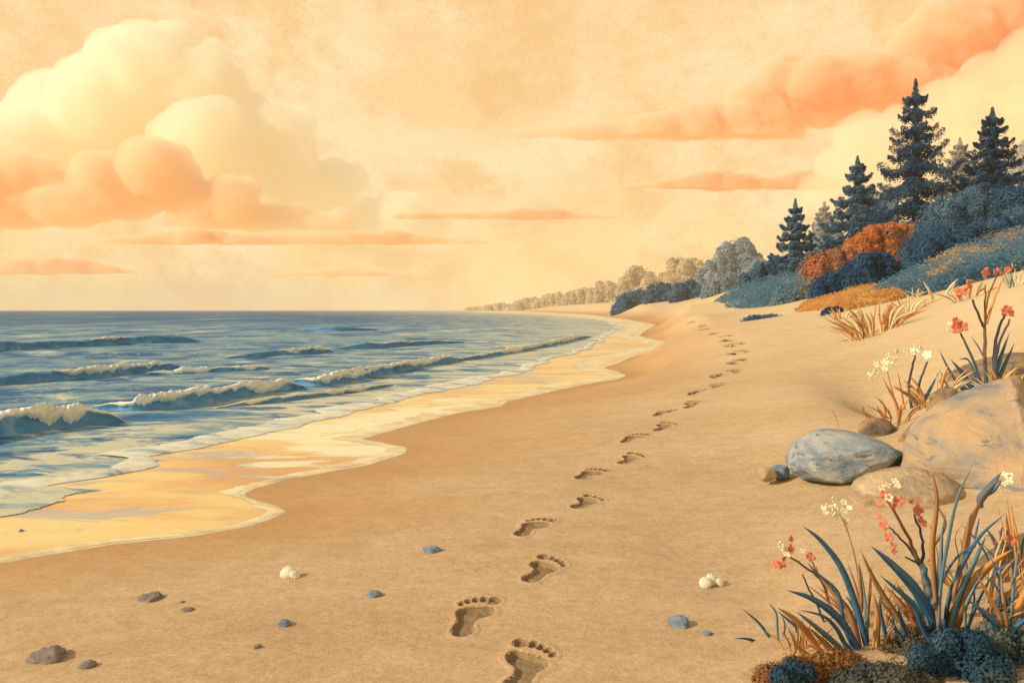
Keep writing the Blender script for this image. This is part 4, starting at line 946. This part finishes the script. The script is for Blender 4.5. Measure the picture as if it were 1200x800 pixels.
def rock(name, u0, v0, u1, v1, d, mat, label, cat='rock', seed=0, sub=5, depth=0.8, rough=0.16, cuts=5, tilt=0.0, sink=0.12, group=None, smooth_=True, faces=()):
    """a boulder whose outline fills the picture box u0..u1, v0..v1 at distance d"""
    rs = np.random.RandomState(seed); v, f = ico(sub); v = v.copy()
    for i in range(len(v)):
        p = Vector(v[i]); n = mnoise.fractal(p * 1.3 + Vector((seed * 3.1, seed, 0)), 1.0, 2.1, 5) * rough
        v[i] *= 1 + n
    for k in range(cuts):                                            # broken, flattened faces
        nrm = rs.normal(size=3); nrm /= np.linalg.norm(nrm); off = rs.uniform(0.62, 0.86)
        dd = v @ nrm - off; hit_ = dd > 0; v[hit_] -= nrm * (dd[hit_] * 0.85)[:, None]
    for nrm, off in faces:
        nrm = np.array(nrm, float); nrm /= np.linalg.norm(nrm); dd = v @ nrm - off - 0.05 * np.array([mnoise.noise(Vector(p) * 2.5) for p in v]); hit_ = dd > 0; v[hit_] -= nrm * (dd[hit_] * 0.72)[:, None]
    v += 0.012 * np.array([mnoise.noise_vector(Vector(p) * 9 + Vector((seed, 0, 0)))[:] for p in v])
    c, s = math.cos(tilt), math.sin(tilt); v = np.stack([v[:, 0] * c - v[:, 2] * s, v[:, 1], v[:, 0] * s + v[:, 2] * c], 1)
    lo, hi = v.min(0), v.max(0); v = (v - lo) / (hi - lo)
    A = W3(u0, v1, d); B = W3(u1, v0, d); w = B.x - A.x; h = B.z - A.z
    base = np.array([A.x, d - w * depth / 2, A.z - sink * h])
    V = base + v * np.array([w, w * depth, h * (1 + sink)])
    cx = (A.x + B.x) / 2
    return tag(link(name, V, f, mat, None, smooth_, origin=(cx, d, A.z)), label, cat, group)
rock('boulder', 1066, 440, 1290, 606, 3.55, R_TAN, 'largest tan boulder at the right edge behind the broad blue leaves', 'rock', 8, 6, 0.85, 0.10, 3, 0.12, 0.35, faces=[((0.85, -0.5, 0.05), -0.12), ((-0.5, -0.6, 0.65), 0.84)])
rock('rock', 920, 503, 1050, 563, 3.9, R_GREY, 'oval blue-grey rock with pale streaks lying on the sand', 'rock', 5, 6, 0.8, 0.12, 4, -0.10, 0.15, faces=[((0.5, -0.6, -0.5), 0.52), ((-0.4, -0.5, 0.75), 0.74)])
rock('rock', 1000, 547, 1130, 602, 3.35, R_SAND, 'low sandy rounded rock in front of the largest boulder', 'rock', 8, 6, 0.7, 0.12, 3, 0.1, 0.3)
rock('rock', 1044, 488, 1120, 538, 4.3, R_BRWN, 'orange-brown rock wedged between grey rock and largest boulder', 'rock', 11, 5, 0.8, 0.18, 5, 0.2, 0.2)
rock('rock', 1003, 488, 1052, 520, 4.55, R_BRWN, 'brown rock peeking out behind the blue-grey rock', 'rock', 13, 5, 0.8, 0.16, 4, 0.0, 0.2)
rock('rock', 1085, 452, 1130, 505, 4.6, R_BRWN, 'brown stone half hidden behind the top of the largest boulder', 'rock', 15, 5, 0.8, 0.16, 4, 0.0, 0.3)
rock('boulder', 1108, 412, 1290, 520, 5.1, R_BRWN, 'dark brown mound behind the coral flowered plant at the right', 'rock', 17, 6, 0.7, 0.14, 3, 0.35, 0.2)
rock('stone', 888, 546, 910, 563, 3.95, R_SAND, 'small pale stone left of the blue-grey rock', 'stone', 19, 4, 0.9, 0.14, 4)
rock('stone', 902, 545, 926, 562, 4.0, R_BLUE, 'small grey stone touching the left end of the blue-grey rock', 'stone', 21, 4, 0.9, 0.22, 5)
rock('earth_mound', 1120, 610, 1330, 780, 2.55, R_MOUND, 'brown bank rising at the right edge behind the broad leaves', 'mound', 29, 6, 0.6, 0.12, 2, 0.3, 0.3)
DKB = mat_leaf('dark_blue_shrub_leaves', alb(44, 68, 86), alb(56, 82, 98), alb(92, 106, 104), scale=9)
GRB = mat_leaf('grey_green_shrub_leaves', alb(82, 96, 98), alb(104, 112, 104), alb(138, 128, 100), scale=9)
OLV = mat_leaf('olive_cushion_leaves', alb(116, 102, 78), alb(136, 116, 84), alb(158, 130, 90), scale=9, k=(1, .95, .9))
GRC = mat_leaf('grey_cushion_leaves', alb(92, 92, 80), alb(112, 108, 90), alb(140, 126, 98), scale=9, k=(1, .97, .95))
ORC = mat_leaf('rusty_cushion_leaves', alb(150, 104, 62), alb(186, 126, 68), alb(206, 146, 84), scale=9, k=(1, .95, .9))
def shrub(lobes, leaf, mat, label, d, cat='shrub'):
    L = []
    for (u, v, r) in lobes:
        p = W3(u, v, d + RS.uniform(-0.05, 0.05)); rr = r / F * d; L.append((p.x, p.y, p.z, rr, rr * 0.9, rr * 0.9))
    V, q = bush_mesh(L, leaf, 1.5); c = W3(lobes[0][0], 800, d)
    return tag(link('shrub' if cat == 'shrub' else 'cushion_plant', V, q, mat, None, False, origin=c), label, cat)
shrub([(1125, 770, 30), (1095, 778, 26), (1150, 785, 34), (1078, 770, 14), (1110, 752, 16), (1130, 800, 40), (1175, 800, 40), (1145, 752, 14)], 0.006, DKB, 'dark blue leafy shrub in the bottom right corner', 1.85)
shrub([(1185, 735, 26), (1205, 725, 30), (1165, 748, 20), (1190, 765, 30), (1215, 760, 40)], 0.006, GRB, 'grey-green leafy shrub at the right edge above the dark one', 1.92)
shrub([(1095, 760, 34), (1070, 772, 30), (1125, 768, 32), (1050, 790, 34), (1150, 772, 30), (1100, 800, 40)], 0.006, OLV, 'olive-brown leafy cushion from which the broad leaves grow', 1.97, 'cushion plant')
shrub([(1020, 798, 22), (1000, 808, 24), (1045, 800, 24), (1070, 805, 26), (980, 818, 22), (1090, 812, 22), (1035, 825, 40)], 0.006, GRC, 'grey-green leafy cushion at the bottom edge before the dark shrub', 1.80, 'cushion plant')
shrub([(935, 792, 24), (905, 800, 22), (965, 790, 26), (990, 785, 24), (880, 812, 18), (950, 815, 40)], 0.006, ORC, 'rusty brown leafy cushion under the left blades at the bottom edge', 1.90, 'cushion plant')
shrub([(930, 785, 14), (915, 792, 12), (945, 790, 12), (925, 800, 14)], 0.006, DKB, 'small dark leafy tuft in front of the rusty brown cushion', 1.80)

# ------------------------------------------------------------------ pebbles and shells
def pebble(u, v, w, h, mat, label, cat='pebble', seed=0, sub=4, cuts=2, rough=0.2):
    d = hit(u, v)[1]; h *= 0.85
    return rock('pebble' if cat != 'shell' else 'shell', u - w / 2, v - h, u + w / 2, v, d, mat, label, cat, seed, sub, 0.8, rough, cuts, random.uniform(-0.2, 0.2), 0.7)
pebble(795, 732, 27, 13, R_BLUE, 'domed blue pebble right of the near footprints', seed=1)
pebble(829, 743, 12, 5, R_BLUE, 'tiny blue chip just right of the domed blue pebble', seed=2)
pebble(438, 698, 19, 8, R_BLUE, 'small grey-blue pebble left of the near footprints', seed=4)
pebble(333, 732, 17, 8, R_BLUE, 'small pebble with pale top below the white shell', seed=5)
pebble(506, 646, 22, 9, R_BLUE, 'flat grey pebble with a pointed top left of the trail', seed=6, rough=0.35)
pebble(175, 702, 30, 9, R_DARK, 'flat dark stone with a notched top at the left', seed=7, rough=0.4)
pebble(213, 706, 8, 3, R_DARK, 'dark speck of stone right of the notched stone', seed=8, sub=3)
pebble(220, 715, 15, 4, R_DARK, 'flat dark chip of stone below the dark speck', seed=9, sub=3)
pebble(57, 771, 42, 16, R_DARK, 'largest dark stone near the bottom left corner', seed=10, rough=0.4)
pebble(103, 781, 20, 9, R_DARK, 'small brown stone right of the largest dark stone', seed=11)
pebble(302, 759, 11, 5, R_DARK, 'lone little brown stone below the pale-topped pebble', seed=12, sub=3)
pebble(25, 624, 7, 6, R_BLUE, 'tiny blue stone standing in the wash at the left edge', seed=13, sub=3)

def shell_fan(name, u, v, lobes, label):
    """cupped, ribbed shell halves lying on the sand; lobes: (du, dv, radius, pitch, roll) in picture px and degrees"""
    p0 = hit(u, v); d = p0[1]
    root = empty(name, p0, label, 'shell')
    for (du, dv, r, pitch, roll) in lobes:
        n, m = 66, 12; V = []; R = r / F * d
        for j in range(m + 1):
            t = j / m
            for i in range(n):
                a = 2 * math.pi * i / n; rib = 1 + 0.07 * math.cos(a * 11) * t
                rad = math.sin(t * math.pi / 2) * rib
                V.append((R * rad * math.cos(a), R * rad * math.sin(a) * (1.0 if math.sin(a) > 0 else 0.8), R * 0.5 * math.cos(t * math.pi / 2) * (1 + 0.10 * math.cos(a * 11) * t)))
        V = np.array(V); V2 = V * np.array([0.88, 0.88, 0.84]); k = len(V)
        f = [(j * n + i, j * n + (i + 1) % n, (j + 1) * n + (i + 1) % n, (j + 1) * n + i)[::-1] for j in range(m) for i in range(n)]
        f2 = [tuple(reversed([q_ + k for q_ in q])) for q in f]
        rimf = [(m * n + i, m * n + i + k, m * n + (i + 1) % n + k, m * n + (i + 1) % n) for i in range(n)]
        Rm = np.array(Matrix.Rotation(math.radians(roll), 3, 'Y') @ Matrix.Rotation(math.radians(pitch), 3, 'X'))
        W = np.vstack([V, V2]) @ Rm.T
        W[:, 2] -= W[:, 2].min() + 0.12 * R
        W += p0 + np.array([du / F * d, -dv / F * d * 1.5, 0])
        mb = MB(); mb.add(W, f + f2 + rimf); mb.build('shell_half', M_SHELL, root)
    return root
M_SHELL = mat_simple('scallop_shell', [(0.3, alb(220, 190, 144)), (0.55, alb(240, 214, 166)), (0.75, alb(248, 228, 186))], 30, 4, 0.5, 0.3, 0.002, 'obj', 0.4, (1, 0.3, 1))
shell_fan('shell', 834, 687, [(-8, 2, 7.5, 50, -10), (1, -3, 7.5, 62, 15), (10, -1, 5.2, 55, 30)], 'open cream shell in pieces on the sand right of the footprints')
shell_fan('shell', 340, 676, [(-3, 0, 9, 40, -6), (6, 2, 6.5, 28, 25)], 'white cupped shell left of the footprints')

# ------------------------------------------------------------------ clouds
def cloud_mat(name, a, dens):
    """vapour: an even scattering volume, so thin edges let the sky through"""
    m = bpy.data.materials.new(name); m.use_nodes = True; nt = m.node_tree; nt.nodes.clear()
    o_ = nt.nodes.new('ShaderNodeOutputMaterial'); v = nt.nodes.new('ShaderNodeVolumePrincipled')
    v.inputs['Color'].default_value = a; v.inputs['Density'].default_value = dens; v.inputs['Anisotropy'].default_value = 0.0
    nt.links.new(v.outputs[0], o_.inputs['Volume']); return m
CL_CREAM = cloud_mat('cream_cloud', (1.0, 0.994, 0.966, 1), 0.016)
CL_SOFT = cloud_mat('soft_cream_cloud', (1.0, 0.975, 0.91, 1), 0.010)
CL_PEACH = cloud_mat('peach_cloud', (1.0, 0.905, 0.79, 1), 0.026)
CL_PEACHS = cloud_mat('peach_streak_cloud', (1.0, 0.89, 0.76, 1), 0.09)
CL_SALM = cloud_mat('salmon_cloud', (1.0, 0.875, 0.77, 1), 0.034)
CL_SALMS = cloud_mat('salmon_streak_cloud', (1.0, 0.87, 0.76, 1), 0.11)

def cloud(puffs, base_v, D, mat, label, seed=0, thick=0.6, sub=4, bump_=0.10):
    """puffs: (u, v, ru, rv) in picture px at distance D; undersides flattened at row base_v"""
    mb = MB(); v0, f0 = ico(sub); rs = np.random.RandomState(seed)
    zb = HC - (base_v - VH) / F * D if base_v else -1e9
    c0 = None
    for (u, v, ru, rv) in puffs:
        dd = D + rs.uniform(-0.5, 0.5) * min(ru, rv) / F * D; p = np.array(W3(u, v, dd)); c0 = p if c0 is None else c0
        R = np.array([ru, min(ru, rv * 1.5) * thick, rv]) / F * dd
        off = Vector((rs.uniform(0, 99), rs.uniform(0, 99), 0))
        n = np.array([mnoise.fractal(Vector(q) * 2.2 + off, 0.9, 2.0, 4) for q in v0])
        V = p + v0 * R * (1 + bump_ * n)[:, None]
        V[:, 2] = np.where(V[:, 2] < zb, zb - 0.04 * np.abs(V[:, 2] - zb), V[:, 2])
        mb.add(V, f0)
    o = mb.build('cloud', mat, None, True, origin=c0)
    md = o.modifiers.new('fuse', 'REMESH'); md.mode = 'VOXEL'; md.voxel_size = 2.6 / F * D      # one skin round all the puffs
    me = bpy.data.meshes.new_from_object(o.evaluated_get(bpy.context.evaluated_depsgraph_get())); o.modifiers.clear(); o.data = me
    n = len(me.vertices); c = np.empty(n * 3, np.float32); me.vertices.foreach_get('co', c); c = c.reshape(-1, 3)
    nn = np.empty(n * 3, np.float32); me.vertex_normals.foreach_get('vector', nn); nn = nn.reshape(-1, 3)
    px_ = D / F
    h = fbm(c[:, 0] / px_ / 26 + c[:, 1] / px_ / 40, c[:, 2] / px_ / 22 + c[:, 1] / px_ / 31, 4, seed + 90, 0.55)
    c += nn * (h * 9.0 * px_ * (1.0 if thick > 0.55 else 0.35))[:, None]
    me.vertices.foreach_set('co', c.ravel()); me.polygons.foreach_set('use_smooth', np.ones(len(me.polygons), bool)); me.update()
    return tag(o, label, 'cloud', 'clouds in the evening sky')
def streak(u0, u1, vb, hump, n, rs_seed, asym=0.5):
    """puffs of a long flat cloud from u0 to u1 whose base lies at row vb; hump: (u, height) profile"""
    rs = np.random.RandomState(rs_seed); out = []
    for i in range(n):
        u = u0 + (u1 - u0) * (i + 0.5) / n; h = np.interp(u, [p[0] for p in hump], [p[1] for p in hump]) * rs.uniform(0.8, 1.1)
        out.append((u, vb - h * 0.15, (u1 - u0) / n * rs.uniform(1.2, 1.9), max(1.2, h * 0.85)))
    return out
cloud([(165, 92, 68, 66), (228, 110, 50, 52), (110, 125, 58, 62), (58, 130, 50, 50), (322, 158, 36, 40), (285, 185, 50, 50), (240, 180, 70, 70), (160, 180, 80, 70), (80, 190, 80, 70), (10, 180, 70, 60), (340, 200, 40, 36), (392, 216, 32, 31), (360, 232, 36, 34),
       (432, 250, 24, 22), (468, 250, 28, 27), (415, 262, 34, 24), (300, 240, 70, 45), (500, 264, 26, 20), (535, 272, 22, 14), (-60, 190, 60, 50), (250, 70, 24, 26), (272, 104, 22, 28), (135, 60, 34, 30), (100, 85, 26, 26), (350, 150, 22, 26), (352, 176, 20, 22), (415, 208, 18, 20), (300, 130, 22, 20), (455, 236, 16, 14), (488, 240, 14, 14), (200, 44, 26, 22)], 284, 2900, CL_CREAM, 'towering cream cumulus cloud at the upper left', 1)
cloud([(20, 208, 36, 32), (60, 222, 28, 26), (-40, 215, 45, 34), (110, 208, 30, 32), (180, 196, 42, 35), (150, 225, 50, 34), (215, 228, 30, 30), (235, 240, 26, 30), (272, 236, 31, 30), (85, 240, 60, 28), (20, 245, 60, 26), (325, 256, 26, 18), (382, 264, 36, 18), (300, 262, 40, 20), (-60, 245, 60, 24), (250, 256, 60, 20), (160, 178, 20, 20), (205, 186, 20, 22), (222, 205, 14, 18), (50, 200, 18, 20), (-5, 190, 22, 20), (290, 222, 16, 16), (252, 222, 14, 14), (128, 192, 18, 18), (400, 254, 18, 12), (345, 248, 16, 12)], 268, 2500, CL_PEACH, 'peach cumulus bank in front of the towering cream cloud', 2)
cloud(streak(105, 598, 284, [(105, 1), (150, 8), (215, 19), (280, 12), (390, 11), (460, 16), (520, 7), (597, 1)], 26, 3), 286, 2350, CL_PEACHS, 'long flat peach cloud streak beneath the peach bank', 3, 0.5, 3)
cloud(streak(-80, 186, 319, [(-80, 14), (0, 20), (20, 14), (60, 24), (90, 20), (120, 8), (186, 1)], 16, 4), 321, 2300, CL_PEACHS, 'small peach cloud low over the sea at the left edge', 4, 0.5, 3)
cloud(streak(298, 492, 322, [(298, 1), (350, 6), (400, 10), (430, 8), (491, 1)], 12, 5), 324, 2300, CL_PEACHS, 'thin peach cloud sliver lowest above the sea', 5, 0.5, 3)
cloud(streak(470, 743, 255, [(470, 6), (500, 8), (600, 9), (632, 15), (660, 9), (742, 1)], 18, 6), 257, 2400, CL_SALMS, 'slim salmon cloud streak right of the towering cloud', 6, 0.5, 3)
cloud(streak(580, 930, 158, [(580, 1), (640, 10), (700, 18), (750, 22), (800, 40), (860, 44), (930, 48)], 20, 7) + [(920, 100, 40, 36), (960, 96, 40, 32), (885, 118, 36, 26), (1010, 92, 50, 34), (1080, 60, 40, 40), (1060, 95, 60, 36), (1120, 40, 55, 45), (1180, 20, 60, 50), (1240, 10, 70, 60), (1150, 70, 60, 40), (1230, 60, 70, 40), (970, 125, 60, 26), (1040, 118, 50, 22)], 161, 2450, CL_SALM, 'large salmon cloud sweeping up to the upper right corner', 7)
cloud(streak(722, 985, 219, [(722, 1), (780, 10), (840, 22), (870, 18), (905, 14), (940, 24), (985, 4)], 16, 8), 221, 2380, CL_SALMS, 'narrow salmon cloud left of the spruces', 8, 0.5, 3)
cloud([(1015, 165, 38, 34), (1060, 158, 40, 36), (1000, 195, 46, 30), (1110, 135, 44, 44), (1160, 110, 46, 50), (1210, 90, 50, 60), (1100, 190, 80, 50), (1190, 180, 80, 70), (985, 220, 50, 22), (950, 240, 40, 14), (1050, 220, 90, 40), (1150, 240, 100, 40), (1260, 160, 60, 70)], 268, 2280, CL_SOFT, 'cream cloud bank rising behind the spruces', 9)

# ------------------------------------------------------------------ air
top = 2 + max(max((o.matrix_world @ Vector(c)).z for c in o.bound_box) for o in bpy.data.objects if o.type == 'MESH' and not o.name.startswith('cloud'))
print('HAZE TOP', top)
mh = bpy.data.materials.new('evening_haze'); mh.use_nodes = True; hn = mh.node_tree; hn.nodes.clear()
ho = hn.nodes.new('ShaderNodeOutputMaterial'); pv = hn.nodes.new('ShaderNodeVolumePrincipled'); hn.links.new(pv.outputs[0], ho.inputs['Volume'])
pv.inputs['Color'].default_value = (1.0, 0.96, 0.86, 1); pv.inputs['Density'].default_value = 0.0006; pv.inputs['Anisotropy'].default_value = 0.0
mb = MB(); bx = [(x, y, z) for x in (-6100, 4200) for y in (-20, 1560) for z in (-2.5, top)]
mb.add(bx, [(0, 1, 3, 2), (4, 6, 7, 5), (0, 4, 5, 1), (2, 3, 7, 6), (0, 2, 6, 4), (1, 5, 7, 3)])
tag(mb.build('haze', mh, None, False), kind='stuff')

# ------------------------------------------------------------------ light, sky, camera
sun_dir = Vector((-0.82, -0.22, 0.46)).normalized()              # from the scene towards the sun: left, a little ahead
sl = bpy.data.lights.new('sun', 'SUN'); sl.energy = 3.4; sl.angle = math.radians(2.5); sl.color = (1.0, 0.80, 0.56)
so = bpy.data.objects.new('sun', sl); COL.objects.link(so); so.rotation_euler = sun_dir.to_track_quat('Z', 'Y').to_euler(); so.location = (-20, 10, 15)

w = bpy.data.worlds.new('World'); sc.world = w; w.use_nodes = True; nt = w.node_tree; nt.nodes.clear()
out = nt.nodes.new('ShaderNodeOutputWorld'); bg = nt.nodes.new('ShaderNodeBackground'); nt.links.new(bg.outputs[0], out.inputs[0]); bg.inputs[1].default_value = 0.1
sky = nt.nodes.new('ShaderNodeTexSky'); sky.sky_type = 'NISHITA'; sky.sun_disc = False; sky.sun_elevation = math.asin(sun_dir.z); sky.sun_rotation = math.atan2(sun_dir.x, sun_dir.y); sky.dust_density = 3.0
tc = nt.nodes.new('ShaderNodeTexCoord'); sep = nt.nodes.new('ShaderNodeSeparateXYZ'); nt.links.new(tc.outputs['Generated'], sep.inputs[0])
def L(r, g, b): return (lin(r), lin(g), lin(b), 1)
grad = ramp(nt, sep.outputs['Z'], [(0.0, L(255, 222, 140)), (0.06, L(254, 219, 147)), (0.15, L(249, 213, 155)), (0.42, L(243, 204, 150))])
def skyn(scale, st):
    mp = nt.nodes.new('ShaderNodeMapping'); mp.inputs['Scale'].default_value = st; nt.links.new(tc.outputs['Generated'], mp.inputs[0])
    n = nt.nodes.new('ShaderNodeTexNoise'); n.inputs['Scale'].default_value = scale; n.inputs['Detail'].default_value = 8; n.inputs['Roughness'].default_value = 0.68; nt.links.new(mp.outputs[0], n.inputs['Vector'])
    return n.outputs['Fac']
g2 = mix(nt, mapr(nt, skyn(4, (1, 1, 1.6)), 0.44, 0.60, 0, 0.8), grad, L(252, 227, 178))
g2 = mix(nt, mapr(nt, skyn(7, (1, 1, 1.3)), 0.48, 0.62, 0, 0.65), g2, L(238, 188, 122))
g2 = mix(nt, mapr(nt, skyn(210, (1, 1, 1)), 0.36, 0.64, 0.0, 0.22), g2, L(214, 166, 106))
vm = nt.nodes.new('ShaderNodeVectorMath'); vm.operation = 'SCALE'; vm.inputs['Scale'].default_value = 9.5; nt.links.new(g2, vm.inputs[0])
fin = mix(nt, mapr(nt, sep.outputs['Z'], 0.50, 0.9, 0, 1), vm.outputs[0], sky.outputs[0])
nt.links.new(fin, bg.inputs[0])

cam = bpy.data.cameras.new('camera'); co = bpy.data.objects.new('camera', cam); COL.objects.link(co)
co.location = (0, 0, HC); co.rotation_euler = (math.radians(90), 0, 0)
cam.sensor_width = 36; cam.lens = 24; cam.shift_y = -(400 - VH) / 1200; cam.clip_start = 0.05; cam.clip_end = 20000
sc.camera = co
sc.render.resolution_x, sc.render.resolution_y = 1024, 682
sc.view_settings.view_transform = 'Standard'; sc.view_settings.look = 'None'; sc.view_settings.exposure = 0.24; sc.view_settings.gamma = 1
sc.cycles.use_denoising = True
sc.cycles.max_bounces = 36; sc.cycles.diffuse_bounces = 5; sc.cycles.volume_bounces = 32; sc.cycles.transparent_max_bounces = 4
for o in bpy.data.objects:
    if '_w' in o: del o['_w']
